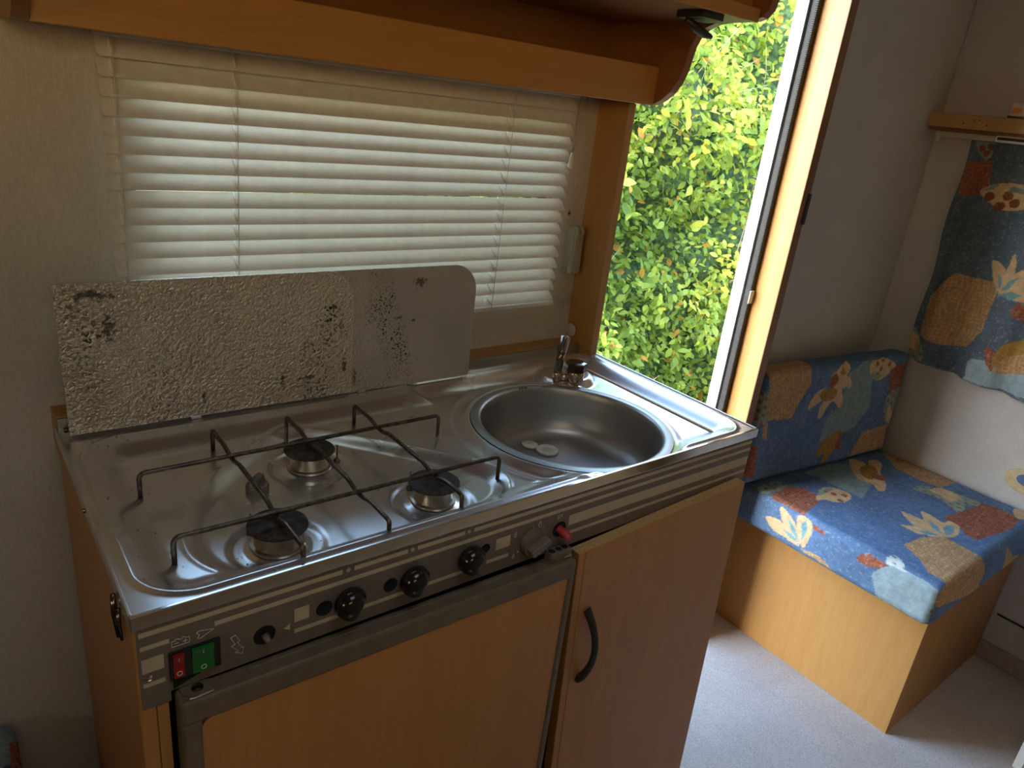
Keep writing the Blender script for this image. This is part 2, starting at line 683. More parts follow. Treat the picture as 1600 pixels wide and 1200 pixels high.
# ================================================================== SETTING
struct(box('floor', XL, XR + 0.0, YB, YO, FLOOR - 0.05, FLOOR, 'carpet'))
FILL_HATCH = (-0.05, 0.45, -0.72, -0.26)  # roof opening added for fill light from above, out of view
bm = bmesh.new()
for a_, b_, c_, d_ in ((XL, FILL_HATCH[0], YB, YO), (FILL_HATCH[1], XR, YB, YO), (FILL_HATCH[0], FILL_HATCH[1], YB, FILL_HATCH[2]), (FILL_HATCH[0], FILL_HATCH[1], FILL_HATCH[3], YO)):
    add_box(bm, a_, b_, c_, d_, CEIL, CEIL + 0.03)
struct(bm_obj('ceiling', bm, 'ceiling'))
WIN = (0.102, 0.800, 1.085, 1.428)
wall_with_holes('wall_back', 'y', XL, DX0, YW, YO, FLOOR, CEIL, [WIN], 'wall')
wall_with_holes('wall_back_right', 'y', DX1 + 0.025, XR, YW, YO, FLOOR, CEIL, [], 'wall_grey')
wall_with_holes('wall_back_lintel', 'y', DX0, DX1 + 0.025, YW, YO, DTOP, CEIL, [], 'wall_grey')
wall_with_holes('wall_right', 'x', YB, YO, XR, XR + 0.03, FLOOR, CEIL, [], 'wall_end')
FILL_BWIN = (-0.50, -0.02, 1.50, 1.76)  # unseen opening added behind the camera to light the upper wall
wall_with_holes('wall_front', 'y', XL, XR, YB - 0.03, YB, FLOOR, CEIL, [FILL_BWIN], 'wood_pale')
FILL_LWIN = (-0.72, -0.38, 1.40, 1.62)  # unseen opening added in the end wall to brighten the kitchen wall
wall_with_holes('wall_left', 'x', YB, YO, XL - 0.03, XL, FLOOR, CEIL, [FILL_LWIN], 'wall')

# panes and frames of the kitchen window and the added fill openings
w1 = struct(box('window_1', WIN[0], WIN[1], YO - 0.006, YO - 0.002, WIN[2], WIN[3], 'pane'))
for nm, (a, b_, c_, d_) in (('window_frame', (WIN[0] - .0, WIN[0] + .02, WIN[2], WIN[3])),
                            ('window_frame', (WIN[1] - .02, WIN[1], WIN[2], WIN[3])),
                            ('window_frame', (WIN[0] + .02, WIN[1] - .02, WIN[2], WIN[2] + .02)),
                            ('window_frame', (WIN[0] + .02, WIN[1] - .02, WIN[3] - .02, WIN[3]))):
    box(nm, a, b_, YO - 0.012, YO + 0.004, c_, d_, 'black_matt', w1)
struct(box('fill_roof_pane', FILL_HATCH[0], FILL_HATCH[1], FILL_HATCH[2], FILL_HATCH[3], CEIL + 0.012, CEIL + 0.016, 'pane_fill_warm'))
struct(box('fill_end_pane', XL - 0.018, XL - 0.014, FILL_LWIN[0], FILL_LWIN[1], FILL_LWIN[2], FILL_LWIN[3], 'pane_fill_warm'))
portal('fill_portal_rear', (XL - 0.06, (FILL_LWIN[0] + FILL_LWIN[1]) / 2, (FILL_LWIN[2] + FILL_LWIN[3]) / 2), (0, math.radians(-90), 0), FILL_LWIN[3] - FILL_LWIN[2], FILL_LWIN[1] - FILL_LWIN[0])
struct(box('fill_back_pane', FILL_BWIN[0], FILL_BWIN[1], YB - 0.018, YB - 0.014, FILL_BWIN[2], FILL_BWIN[3], 'pane_fill_amber'))
portal('fill_portal_aisle', ((FILL_BWIN[0] + FILL_BWIN[1]) / 2, YB - 0.05, (FILL_BWIN[2] + FILL_BWIN[3]) / 2), (math.radians(90), 0, 0), FILL_BWIN[1] - FILL_BWIN[0], FILL_BWIN[3] - FILL_BWIN[2])
portal('fill_portal_roof', ((FILL_HATCH[0] + FILL_HATCH[1]) / 2, (FILL_HATCH[2] + FILL_HATCH[3]) / 2, CEIL + 0.05), (0, 0, 0), FILL_HATCH[1] - FILL_HATCH[0], FILL_HATCH[3] - FILL_HATCH[2])
portal('daylight_door', ((DX0 + DX1) / 2, YO + 0.03, (FLOOR + DTOP) / 2), (math.radians(-90), 0, 0), DX1 - DX0, DTOP - FLOOR)
portal('daylight_kitchen', ((WIN[0] + WIN[1]) / 2, YO + 0.03, (WIN[2] + WIN[3]) / 2), (math.radians(-90), 0, 0), WIN[1] - WIN[0], WIN[3] - WIN[2])

# wooden door posts and the white outer frame
post = struct(box('trim_1', DX0 - 0.015, DX0, 0.370, YW, ZC - 0.02, 1.4424, 'wood_z', None, 0.0012, 1))
box('edge_strip', DX0 - 0.0155, DX0 + 0.0005, 0.3685, 0.3705, ZC - 0.019, 1.440, 'wood_pale', post)
jamb = struct(box('trim_2', DX1 + 0.001, DX1 + 0.025, 0.3615, YO - 0.002, FLOOR, DTOP, 'wood_z', None, 0.001, 1))
box('facing_board', DX1 - 0.004, DX1 + 0.001, 0.3615, 0.397, FLOOR, DTOP, 'wood_pale', jamb)
box('edge_strip', DX1 - 0.004, DX1 + 0.0255, 0.359, 0.3615, FLOOR, DTOP, 'wood_dark', jamb)
stz = onY((1253, 326), 0.366)
box('strike_plate', DX1 + 0.016, DX1 + 0.0275, 0.3555, 0.359, stz[2] - 0.035, stz[2] + 0.035, 'black_matt', jamb, 0.001, 1)
dfr = struct(box('door_1', DX1 - 0.025, DX1 - 0.001, 0.4475, 0.4735, FLOOR, DTOP, 'white_frame', None, 0.002, 2))
box('frame_shade_face', DX1 - 0.0235, DX1 - 0.001, 0.4440, 0.4474, FLOOR, DTOP, 'frame_shade', dfr)  # grey-blue cover paints the shaded front of the white frame
box('frame_head', DX0, DX1 - 0.026, 0.4475, 0.4735, DTOP - 0.03, DTOP, 'white_frame', dfr)
# ribbed rubber seal
bm = bmesh.new()
add_box(bm, DX1 - 0.016, DX1 - 0.001, 0.4265, 0.4438, FLOOR, DTOP, 0.004, 2)
for k in range(300):
    z = FLOOR + 0.55 + k * 0.0043
    add_box(bm, DX1 - 0.0168, DX1 - 0.006, 0.4253, 0.438, z, z + 0.0022)
bm_obj('rubber_seal', bm, 'rubber', dfr)
cz = onY((1163, 464), 0.43)[2]
box('seal_clip', DX1 - 0.0205, DX1 - 0.0045, 0.4215, 0.4250, cz - 0.016, cz + 0.016, 'clear', dfr, 0.001, 1)

# sill strip behind the worktop
struct(box('trim_3', 0.0, DX0 - 0.015, 0.405, YW, 0.94, 0.997, 'wood_x', None, 0.001, 1))
struct(box('baseboard_right', XR - 0.012, XR, YB + 0.005, YW - 0.005, FLOOR, FLOOR + 0.055, 'baseboard', None, 0.002, 1))
struct(box('trim_4', XR - 0.004, XR - 0.0005, -1.1, -0.14, FLOOR + 0.15, FLOOR + 0.155, 'rubber'))
struct(box('trim_5', XR - 0.0035, XR - 0.0005, YW - 0.0035, YW - 0.0005, 0.84, CEIL - 0.03, 'panel_white'))

# ================================================================== KITCHEN CABINET
kit = thing('kitchen_cabinet', (KW / 2, 0.2, FLOOR), 'beech kitchen base cabinet under the stainless hob and sink top', 'cabinet')
box('side_panel', 0.000, 0.014, 0.0, 0.404, FLOOR, 0.9685, 'wood_front', kit, 0.0012, 1)
box('side_panel', KW - 0.050, KW - 0.034, 0.004, 0.404, FLOOR, 0.9685, 'wood_front', kit, 0.0012, 1)
box('back_panel', 0.014, KW - 0.05, 0.396, 0.404, FLOOR, 0.86, 'wood_front', kit)
box('divider_panel', 0.506, 0.518, 0.006, 0.396, FLOOR, 0.868, 'wood_front', kit)
box('floor_panel', 0.014, 0.506, 0.02, 0.396, FLOOR + 0.06, FLOOR + 0.075, 'wood_x', kit)
box('plinth', 0.014, KW - 0.05, 0.03, 0.044, FLOOR, FLOOR + 0.06, 'wood_x', kit)
box('front_stile', 0.0142, 0.0240, 0.0, 0.016, FLOOR, 0.8785, 'wood_front', kit)
# hinged door, hanging askew
door = thing('cupboard_door', (0.865, -0.009, 0.906), None, None)
del_door = door
dw, dh = 0.356, 0.80


def rot_obj(o, rx=0, ry=0, rz=0):
    o.rotation_euler = (rx, ry, rz)


def local_box(name, x0, x1, y0, y1, z0, z1, mat, parent, bev=0.0):
    bm = bmesh.new()
    add_box(bm, x0, x1, y0, y1, z0, z1, bev, 1)
    me = bpy.data.meshes.new(name)
    bm.to_mesh(me); bm.free()
    o = bpy.data.objects.new(name, me)
    COL.objects.link(o)
    me.materials.append(M[mat])
    o.parent = parent
    return o


def local_bm(name, bm, mat, parent, smooth=True):
    bmesh.ops.recalc_face_normals(bm, faces=bm.faces)
    me = bpy.data.meshes.new(name)
    bm.to_mesh(me); bm.free()
    o = bpy.data.objects.new(name, me)
    COL.objects.link(o)
    me.materials.append(M[mat])
    o.parent = parent
    if smooth: auto_smooth(o)
    return o


bpy.data.objects.remove(door)
bm = bmesh.new()
add_box(bm, -dw + 0.0125, 0, -0.009, 0.0075, -dh, 0, 0.0008, 1)
door = local_bm('cupboard_door', bm, 'wood_front', kit, False)
door.location = Vector((0.872, -0.0095, 0.9025)) - kit.location
door.rotation_euler = (0, math.radians(-2.8), 0)
local_box('edge_band', -dw, -dw + 0.012, -0.009, 0.0075, -dh, 0, 'wood_front', door, 0.0008)
local_box('raw_top_edge', -dw, 0, -0.0088, 0.0075, 0.0, 0.0006, 'chip', door)
# bow handle
bm = bmesh.new()
hp, hr = [], []
for i in range(25):
    t = i / 24
    a = (t - 0.5)
    hp.append((-dw + 0.030 + 0.006 * math.cos(math.pi * a), -0.0085 - 0.020 * max(0.0, math.cos(math.pi * a)) ** 0.75, -0.103 - 0.126 * t))
    hr.append(0.0062 - 0.0012 * math.cos(math.pi * a))
add_tube(bm, hp, hr, 12)
local_bm('door_handle', bm, 'black_matt', door)

# ================================================================== FRIDGE
fr = thing('refrigerator', (0.265, 0.18, FLOOR + 0.076), 'small built-in fridge with olive brown door frame and beech panel', 'refrigerator')
box('body', 0.032, 0.502, 0.012, 0.37, FLOOR + 0.076, 0.862, 'black_matt', fr)
fd = bpy.data.objects.new('door', None)
bm = bmesh.new()
# door frame: four members with a rounded front edge, local origin at the hinge (left, back, top)
W_, H_, T_ = 0.475, 0.735, 0.0255
bpy.data.objects.remove(fd)
add_box(bm, 0, W_, -T_, 0.0, -0.026, 0.0, 0.0035, 2)
add_box(bm, 0, 0.018, -T_, 0.0, -H_, -0.024, 0.003, 2)
add_box(bm, W_ - 0.0105, W_, -T_, 0.0, -H_, -0.024, 0.003, 2)
add_box(bm, 0.016, W_ - 0.009, -T_, 0.0, -H_, -H_ + 0.02, 0.003, 2)
add_box(bm, 0.010, W_ - 0.006, -T_ * 0.55, -0.001, -H_ + 0.01, -0.012)
fdoor = local_bm('door', bm, 'frame', fr, False)
fdoor.location = Vector((0.0295, 0.0042, 0.8875)) - fr.location
fdoor.rotation_euler = (0, 0, math.radians(-0.9))
bm = bmesh.new()
pp = [(0.0172, -0.0275 - 0.012)] + [(0.0172 + 0.012 - 0.012 * math.cos(a), -0.0255 - 0.012 + 0.012 * math.sin(a)) for a in np.linspace(0, math.pi / 2, 6)]
pp = pp + [(W_ - 0.010, -0.0255), (W_ - 0.010, -H_ + 0.019), (0.0172, -H_ + 0.019)]
add_prism(bm, pp, lambda u, v, w: (u, -T_ + 0.0022 + w, v), 0.006)
local_bm('door_panel', bm, 'wood_front', fdoor, False)
# groove moulded into the top of the frame
bm = bmesh.new()
add_tube(bm, round_path([(0.062, -0.0165, 0.0002), (0.062, -0.0085, 0.0002), (0.43, -0.0085, 0.0002), (0.43, -0.0165, 0.0002)], 0.006, 6), 0.0011, 6)
local_bm('grip_groove', bm, 'taupe', fdoor)
# hinge plate with screw, top left
bm = bmesh.new()
hpoly = [(0.004, -0.002), (0.030, -0.004), (0.034, -0.010), (0.032, -0.0195), (0.012, -0.0205), (0.004, -0.013)]
add_prism(bm, hpoly, lambda u, v, w: (u, v, 0.0002 + w), 0.0016)
hinge = local_bm('hinge_plate', bm, 'frame', fdoor, False)
bm = bmesh.new()
add_lathe(bm, [(0.0001, 0.0040), (0.003, 0.0038), (0.0052, 0.0028), (0.0056, 0.0016)], (0.018, -0.0105, 0), 'z', 20)
local_bm('hinge_screw', bm, 'chrome_dark', hinge)
bm = bmesh.new()
add_tube(bm, [(0.009, -0.0205, 0.0015), (0.014, -0.0217, 0.0015), (0.030, -0.0200, 0.0015)], 0.0011, 6)
local_bm('plate_edge', bm, 'alu', hinge)
# latch block with three sockets on top right
bm = bmesh.new()
add_box(bm, W_ - 0.037, W_ - 0.003, -0.016, -0.002, 0.0002, 0.0135, 0.0012, 2)
latch = local_bm('latch_block', bm, 'taupe', fdoor, False)
for cx, rr in ((W_ - 0.032, 0.0046), (W_ - 0.0205, 0.0044), (W_ - 0.0105, 0.0044)):
    bm = bmesh.new()
    add_lathe(bm, [(rr, 0.01352), (rr * 0.9, 0.0137), (rr * 0.8, 0.01362), (0.0001, 0.01362)], (cx, -0.009, 0), 'z', 20)
    local_bm('socket', bm, 'hole', latch)
bm = bmesh.new()
add_tube(bm, [(W_ - 0.016, -0.0164, 0.003), (W_ - 0.004, -0.0166, 0.0042)], 0.0013, 6)
local_bm('latch_spring', bm, 'alu', latch)

# ================================================================== CONTROL PANEL
cp = thing('control_panel', (KW / 2, 0.008, 0.889), 'grey brown control panel with beige stripes and black gas knobs', 'control panel')
bm = bmesh.new()
poly = [(0.002, 0.8795), (0.0265, 0.8795), (0.0265, 0.891), (0.893, 0.891), (0.893, 0.9690), (0.002, 0.9690)]
add_prism(bm, poly, lambda u, v, w: (u, -0.0005 + w, v), 0.006)
bm_obj('panel', bm, 'fascia', cp)
FY = -0.0005


def decal(bm, x0, x1, z0, z1, y=FY):
    v = [bm.verts.new((x, yy, z)) for yy in (y - 0.00025, y + 0.0001) for x, z in ((x0, z0), (x1, z0), (x1, z1), (x0, z1))]
    for q in ((0, 1, 2, 3), (7, 6, 5, 4), (0, 4, 5, 1), (1, 5, 6, 2), (2, 6, 7, 3), (3, 7, 4, 0)):
        bm.faces.new([v[i] for i in q])


for rect in ((.0042, .1922, .9592, .9642), (.2052, .2674, .9592, .9642), (.2798, .3414, .9592, .9642), (.3542, .893, .9592, .9642),
             (.0045, .028, .9448, .9494), (.0667, .893, .9470, .9518),
             (.0046, .0226, .920, .9352), (.0046, .0228, .9043, .9088),
             (.142, .1571, .9197, .9353), (.142, .346, .9063, .9110), (.3775, .410, .9075, .9122),
             (.389, .4105, .9226, .938), (.5065, .892, .9222, .9372), (.5065, .892, .9085, .9130)):
    bm = bmesh.new()
    decal(bm, *rect)
    bm_obj('stripe', bm, 'stripe', cp)
for cx in (.1986, .2735, .3475):
    bm = bmesh.new()
    s = 0.0029
    add_prism(bm, [(cx - s, .9617), (cx, .9617 - s), (cx + s, .9617), (cx, .9617 + s)], lambda u, v, w: (u, FY - .00025 + w, v), 0.0003)
    bm_obj('diamond_mark', bm, 'stripe', cp)
bm = bmesh.new()
add_prism(bm, [(.1310, .9163), (.1375, .9125), (.1375, .9200)], lambda u, v, w: (u, FY - .00025 + w, v), 0.0003)
bm_obj('arrow_mark', bm, 'stripe', cp)


def line_symbol(name, paths, r=0.00038):
    bm = bmesh.new()
    for p in paths:
        add_tube(bm, [(x, FY - 0.0002, z) for x, z in p], r, 4)
    return bm_obj(name, bm, 'pale_ink', cp)


bx, bz = 0.0372, 0.9424
line_symbol('battery_symbol', [[(bx - .0075, bz - .0035), (bx - .0075, bz + .0025), (bx - .0045, bz + .0025), (bx - .0038, bz + .004), (bx - .0018, bz + .004), (bx - .001, bz + .0025), (bx + .001, bz + .0025), (bx + .0018, bz + .004), (bx + .0038, bz + .004), (bx + .0045, bz + .0025), (bx + .0075, bz + .0025), (bx + .0075, bz - .0035), (bx - .0075, bz - .0035)],
                               [(bx - .0055, bz - .0005), (bx - .0020, bz - .0005)], [(bx + .002, bz - .0005), (bx + .0058, bz - .0005)], [(bx + .0039, bz - .0024), (bx + .0039, bz + .0014)]])
bx, bz = 0.0578, 0.9426
line_symbol('pointer_symbol', [[(bx - .007, bz + .003), (bx - .0045, bz + .0045), (bx + .008, bz + .002), (bx - .004, bz - .004), (bx - .0065, bz - .0028), (bx - .0045, bz), (bx - .007, bz + .003)]])
bx, bz = 0.0858, 0.9168
line_symbol('lightning_symbol', [[(bx - .0055, bz + .0105), (bx - .001, bz + .012), (bx + .003, bz + .0035), (bx + .0005, bz + .003), (bx + .005, bz - .0055), (bx + .0065, bz - .0045), (bx + .005, bz - .0120), (bx - .0015, bz - .0085), (bx + .0012, bz - .0075), (bx - .005, bz + .0005), (bx - .0015, bz + .0015), (bx - .0055, bz + .0105)]])


def flame(x, z, s=1.0):
    return [(x, z - .004 * s), (x - .0022 * s, z - .0015 * s), (x - .0012 * s, z + .002 * s), (x + .0008 * s, z + .005 * s), (x + .0022 * s, z), (x + .0018 * s, z - .003 * s), (x, z - .004 * s)]


line_symbol('small_flame_symbol', [flame(.4180, .9350, .8)])
line_symbol('flame_symbol', [flame(.4562, .9390, 1.0)])
line_symbol('drop_symbol', [flame(.4185, .9045, .7)])
line_symbol('spark_symbol', [[(.4850, .9385), (.4875, .9405)], [(.4905, .9405), (.4930, .9435)], [(.4850, .9435), (.4875, .9415)], [(.4905, .9412), (.4935, .9385)], [(.4880, .9445), (.4885, .9425)], [(.4893, .9375), (.4890, .9395)]])
for tick in ([(.4265, .9335), (.4280, .9325)], [(.4460, .9395), (.4468, .9375)], [(.4635, .9325), (.4620, .9315)], [(.4240, .9080), (.4262, .9100)]):
    line_symbol('tick_mark', [tick], 0.0006)

# empty holes beside the knobs
for hx, hz, hr_ in ((.1732, .9243, .0085), (.2485, .9250, .0080), (.3735, .9300, .0065), (.1122, .9170, .0102), (.4912, .9215, .0105)):
    bm = bmesh.new()
    add_lathe(bm, [(hr_ * 1.06, 0.0002), (hr_ * 1.03, 0.0006), (hr_ * 0.98, 0.0004), (hr_ * 0.97, 0.0002), (0.0001, 0.0002)], (hx, FY, hz), '-y', 28)
    o = bm_obj('knob_hole', bm, 'hole', cp, True)
tube('igniter_stem', [(.1126, -0.0008, .9165), (.1132, -0.0050, .9150), (.1134, -0.0095, .9145)], [.0040, .0034, .0026], 'taupe', cp, 12)
lathe('panel_screw', [(.0001, .0022), (.0020, .0020), (.0033, .0006)], (.0098, FY, .9138), 'chrome', cp, '-y', 18, False, False)
# switches
sw = box('switch_frame', .0262, .0706, FY - 0.0022, FY, .9020, .9343, 'black', cp, 0.0006, 1)


def rocker(name, x0, x1, z0, z1, mat):
    bm = bmesh.new()
    zm = (z0 + z1) / 2
    pr = [(FY - .0020, z0), (FY - .0048, z0), (FY - .0026, zm), (FY - .0060, z1), (FY - .0020, z1)]
    a = [bm.verts.new((x0, y, z)) for y, z in pr]
    b = [bm.verts.new((x1, y, z)) for y, z in pr]
    bm.faces.new(a); bm.faces.new(list(reversed(b)))
    for i in range(5):
        bm.faces.new((a[i], b[i], b[(i + 1) % 5], a[(i + 1) % 5]))
    o = bm_obj(name, bm, mat, cp)
    cx = (x0 + x1) / 2
    bm = bmesh.new()
    ring = [(cx + .0022 * math.cos(t), FY - .0044 + 0.0002 - .0002, z0 + .0042 + .0022 * math.sin(t)) for t in np.linspace(0, 2 * math.pi, 17)]
    add_tube(bm, ring, 0.00042, 5, False)
    add_tube(bm, [(cx, FY - .0048, z1 - .0068), (cx, FY - .0056, z1 - .0028)], 0.00042, 5)
    bm_obj('switch_mark', bm, 'pale_ink', o)
    return o


rocker('red_switch', .0293, .0385, .9068, .9318, 'red')
rocker('green_switch', .0453, .0642, .9050, .9318, 'green')

# black gas knobs: domed with one flat cut and pointer dot
for kx, kz, ang in ((.1985, .9262, 0.25), (.2742, .9262, 0.25), (.3490, .9280, 0.25)):
    lathe('knob_collar', [(.0115, .0002), (.0115, .0040), (.0090, .0046)], (kx, FY, kz), 'black', cp, '-y', 28, False, True)
    bm = bmesh.new()
    prof = [(.0168, .0045), (.0176, .0070), (.0172, .0120), (.0155, .0170), (.0125, .0205), (.0085, .0225), (.0040, .0233), (.0001, .0235)]
    add_lathe(bm, prof, (kx, FY, kz), '-y', 40, True, False)
    ca, sa = math.cos(-0.5), math.sin(-0.5)
    for v in bm.verts:      # flat facet on the right-hand flank
        dx, dz = v.co.x - kx, v.co.z - kz
        u = dx * ca + dz * sa
        depth = FY - v.co.y
        lim = 0.0125 - max(0, depth - 0.006) * 0.48
        if u > lim:
            k_ = u - lim
            v.co.x -= ca * k_
            v.co.z -= sa * k_
    knob = bm_obj('gas_knob', bm, 'black', cp, True)
    auto_smooth(knob, 35)
    lathe('pointer_dot', [(.0013, .0000), (.0013, .0006), (.0001, .0007)], (kx + .0010, FY - .0165, kz + .0142), 'pale_ink', knob, '-y', 12, False, False)
# taupe thermostat knob with grip bar
tx, tz = .4465, .9185
tk = lathe('thermostat_knob', [(.0190, .0006), (.0190, .0050), (.0180, .0085), (.0165, .0095), (.0001, .0097)], (tx, FY, tz), 'taupe', cp, '-y', 40, True, False)
bm = bmesh.new()
add_box(bm, -.0155, .0155, -.0052, .0052, 0, .0130, .0022, 3)
for v in bm.verts:
    x, yv, z = v.co
    c, s = math.cos(0.42), math.sin(0.42)
    v.co = Vector((tx + x * c - yv * s, FY - .0085 - z, tz + x * s + yv * c))
bm_obj('grip_bar', bm, 'taupe', tk)
# red push button standing out of its hole
bm = bmesh.new()
add_tube(bm, [(.4905, FY, .9215), (.4915, FY - .012, .9200), (.4920, FY - .018, .9190), (.4921, FY - .0196, .9187)], [.0058, .0058, .0056, .0046], 20)
auto_smooth(bm_obj('push_button', bm, 'red_btn', cp, True))
bm = bmesh.new()
add_prism(bm, [(.0287, .9015), (.0287, .8925), (.030, .8925), (.0525, .9005), (.0525, .9025)], lambda u, v, w: (u, FY - .0006 + w, v), 0.0008)
bm_obj('panel_cutout', bm, 'hole', cp)

# ================================================================== HOB AND SINK TOP
top = thing('hob_sink_worktop', (KW / 2, 0.2, 0.9685), 'stainless steel worktop with three-burner gas hob and round sink', 'worktop')
SINK = (0.645, 0.158, 0.140)
BURN = ((0.157, 0.082, 'front'), (0.2535, 0.2275, 'back'), (0.352, 0.085, 'right'))
PICK = [(.080, .145), (.072, .095), (.086, .055), (.115, .028), (.170, .018), (.279, .019), (.345, .022), (.402, .030), (.445, .052), (.462, .095), (.438, .148), (.391, .207), (.342, .262), (.288, .312), (.255, .322), (.215, .303), (.165, .263), (.113, .210)]


def catmull(p, n=10):
    p = np.array(p); m = len(p); out = []
    for i in range(m):
        a, b, c, d = p[i - 1], p[i], p[(i + 1) % m], p[(i + 2) % m]
        for t in np.linspace(0, 1, n, endpoint=False):
            out.append(.5 * ((2 * b) + (-a + c) * t + (2 * a - 5 * b + 4 * c - d) * t * t + (-a + 3 * b - 3 * c + d) * t ** 3))
    return np.array(out)


def poly_sdf(P, x, y):
    shp = x.shape
    q = np.stack([x.ravel(), y.ravel()], 1)
    d2 = np.full(len(q), 1e9)
    ins = np.zeros(len(q), bool)
    for a, b in zip(P, np.roll(P, -1, 0)):
        e = b - a
        w = q - a
        t = np.clip((w @ e) / (e @ e), 0, 1)
        dd = w - t[:, None] * e
        d2 = np.minimum(d2, (dd ** 2).sum(1))
        c = (a[1] > q[:, 1]) != (b[1] > q[:, 1])
        with np.errstate(divide='ignore', invalid='ignore'):
            ins ^= c & (q[:, 0] < e[0] * (q[:, 1] - a[1]) / e[1] + a[0])
    d = np.sqrt(d2)
    return np.where(ins, -d, d).reshape(shp)


def rrect(x, y, x0, x1, y0, y1, r):
    cx, cy = (x0 + x1) / 2, (y0 + y1) / 2
    qx = np.abs(x - cx) - (x1 - x0) / 2 + r
    qy = np.abs(y - cy) - (y1 - y0) / 2 + r
    return np.hypot(np.maximum(qx, 0), np.maximum(qy, 0)) + np.minimum(np.maximum(qx, qy), 0) - r


def sm(t):
    t = np.clip(t, 0, 1)
    return t * t * (3 - 2 * t)


nx, ny = 420, 188
gx, gy = np.meshgrid(np.linspace(0.0, KW, nx), np.linspace(0.0, 0.404, ny), indexing='ij')
dA = rrect(gx, gy, .013, .884, .010, .352, .052)
dB = rrect(gx, gy, .462, .884, .010, .384, .040)
dT = np.minimum(dA, dB)
h = -.0180 * sm(-dT / .044) + .0018 * np.exp(-(dT / .0035) ** 2)
h += .0030 * sm((gy - .388) / .008) * 0
dP = poly_sdf(catmull(PICK), gx, gy)
h += -.0090 * sm(-dP / .024) + .0010 * np.exp(-((dP - .001) / .003) ** 2)
for bx, by, _ in BURN:
    r = np.hypot(gx - bx, gy - by)
    h += -.0032 * sm((.054 - r) / .010) + .0042 * sm((.036 - r) / .012)
rs = np.hypot(gx - SINK[0], gy - SINK[1])
k = sm((.176 - rs) / .018)
h = h * (1 - k) + (-.0090) * k
h += -.0028 * sm((.1605 - rs) / .006)
arcm = sm((.60 - gx) / .06)
h += .0016 * np.exp(-((rs - .188) / .0045) ** 2) * arcm
# raised pad for the tap
rt = np.hypot((gx - .775) / 1.25, gy - .318)
k = sm((.050 - rt) / .014)
h = h * (1 - k) + np.maximum(h, -.0045) * k


def surf_z(x, y):
    i = min(nx - 1, max(0, int(round(x / KW * (nx - 1)))))
    j = min(ny - 1, max(0, int(round(y / .404 * (ny - 1)))))
    return ZC + h[i, j]


verts = np.stack([gx.ravel(), gy.ravel(), (ZC + h).ravel()], 1)
idx = np.arange(nx * ny).reshape(nx, ny)
q = np.stack([idx[:-1, :-1], idx[1:, :-1], idx[1:, 1:], idx[:-1, 1:]], -1).reshape(-1, 4)
cen = verts[q].mean(1)
q = q[np.hypot(cen[:, 0] - SINK[0], cen[:, 1] - SINK[1]) > SINK[2] + .0035]
wt = pydata('worktop_sheet', verts, q, 'steel', top, True)

# folded edges and upstand
box('front_trim', -.0015, KW + .0025, -.0030, .0014, .9695, .9845, 'chrome', top, 0.0010, 3)
box('side_trim', -.0018, .0012, .0015, .404, .9695, .9842, 'steel', top, 0.0008, 2)
box('side_trim', KW - .0012, KW + .0028, .0015, .372, .9695, .9848, 'steel', top, 0.0010, 2)
box('upstand', .001, DX0 - .0152, .4005, .4048, .9690, .9955, 'steel_bowl', top, 0.0010, 2)

S = SINK
bowl = lathe('sink_bowl', [(.1560, -.0098), (.1500, -.0088), (.1445, -.0088), (.1415, -.0100), (.1398, -.0130), (.1385, -.022), (.1365, -.050), (.1345, -.066), (.1295, -.080), (.1205, -.0895), (.1080, -.0945), (.0850, -.0965), (.0400, -.0975), (.0001, -.0978)],
             (S[0], S[1], ZC), 'steel_bowl', top, 'z', 96, False, False)
# dark maker's stamp on the far inner wall
mk = np.array([onY((830 + i * 4, 606), S[1] + .1385)[0] for i in range(4)])
bm = bmesh.new()
for px_, py_, w_, h_ in ((812, 607, 3.2, 3.0), (815.5, 606.6, 2.2, 4.2), (818.5, 606.0, 2.0, 3.6), (821.5, 605.8, 3.4, 2.2)):
    # on the cylinder wall
    lo, hi = 0.2, 0.5
    for it in range(40):
        mid = (lo + hi) / 2
        p = onY((px_, py_), mid)
        if math.hypot(p[0] - S[0], p[1] - S[1]) < .1380: lo = mid
        else: hi = mid
    a = math.atan2(p[1] - S[1], p[0] - S[0])
    rr = .1374
    hw, hh = w_ / 1050 / 2, h_ / 850 / 2
    vs = []
    for da, dz in ((-hw, -hh), (hw, -hh), (hw, hh), (-hw, hh)):
        aa = a - da / rr
        vs.append(bm.verts.new((S[0] + rr * math.cos(aa), S[1] + rr * math.sin(aa), p[2] + dz)))
    bm.faces.new(vs)
bm_obj('maker_stamp', bm, 'hole', bowl)
dc = onZ((855, 705), .8865)
drain = lathe('drain_ring', [(.0190, .0002), (.0192, .0030), (.0180, .0042), (.0108, .0040), (.0095, .0030)], (dc[0], dc[1], .8862), 'sink_white', bowl, 'z', 36, False, False)
lathe('drain_plate', [(.0001, .0034), (.0060, .0033), (.0098, .0030)], (dc[0], dc[1], .8862), 'cream', drain, 'z', 30, False, False)

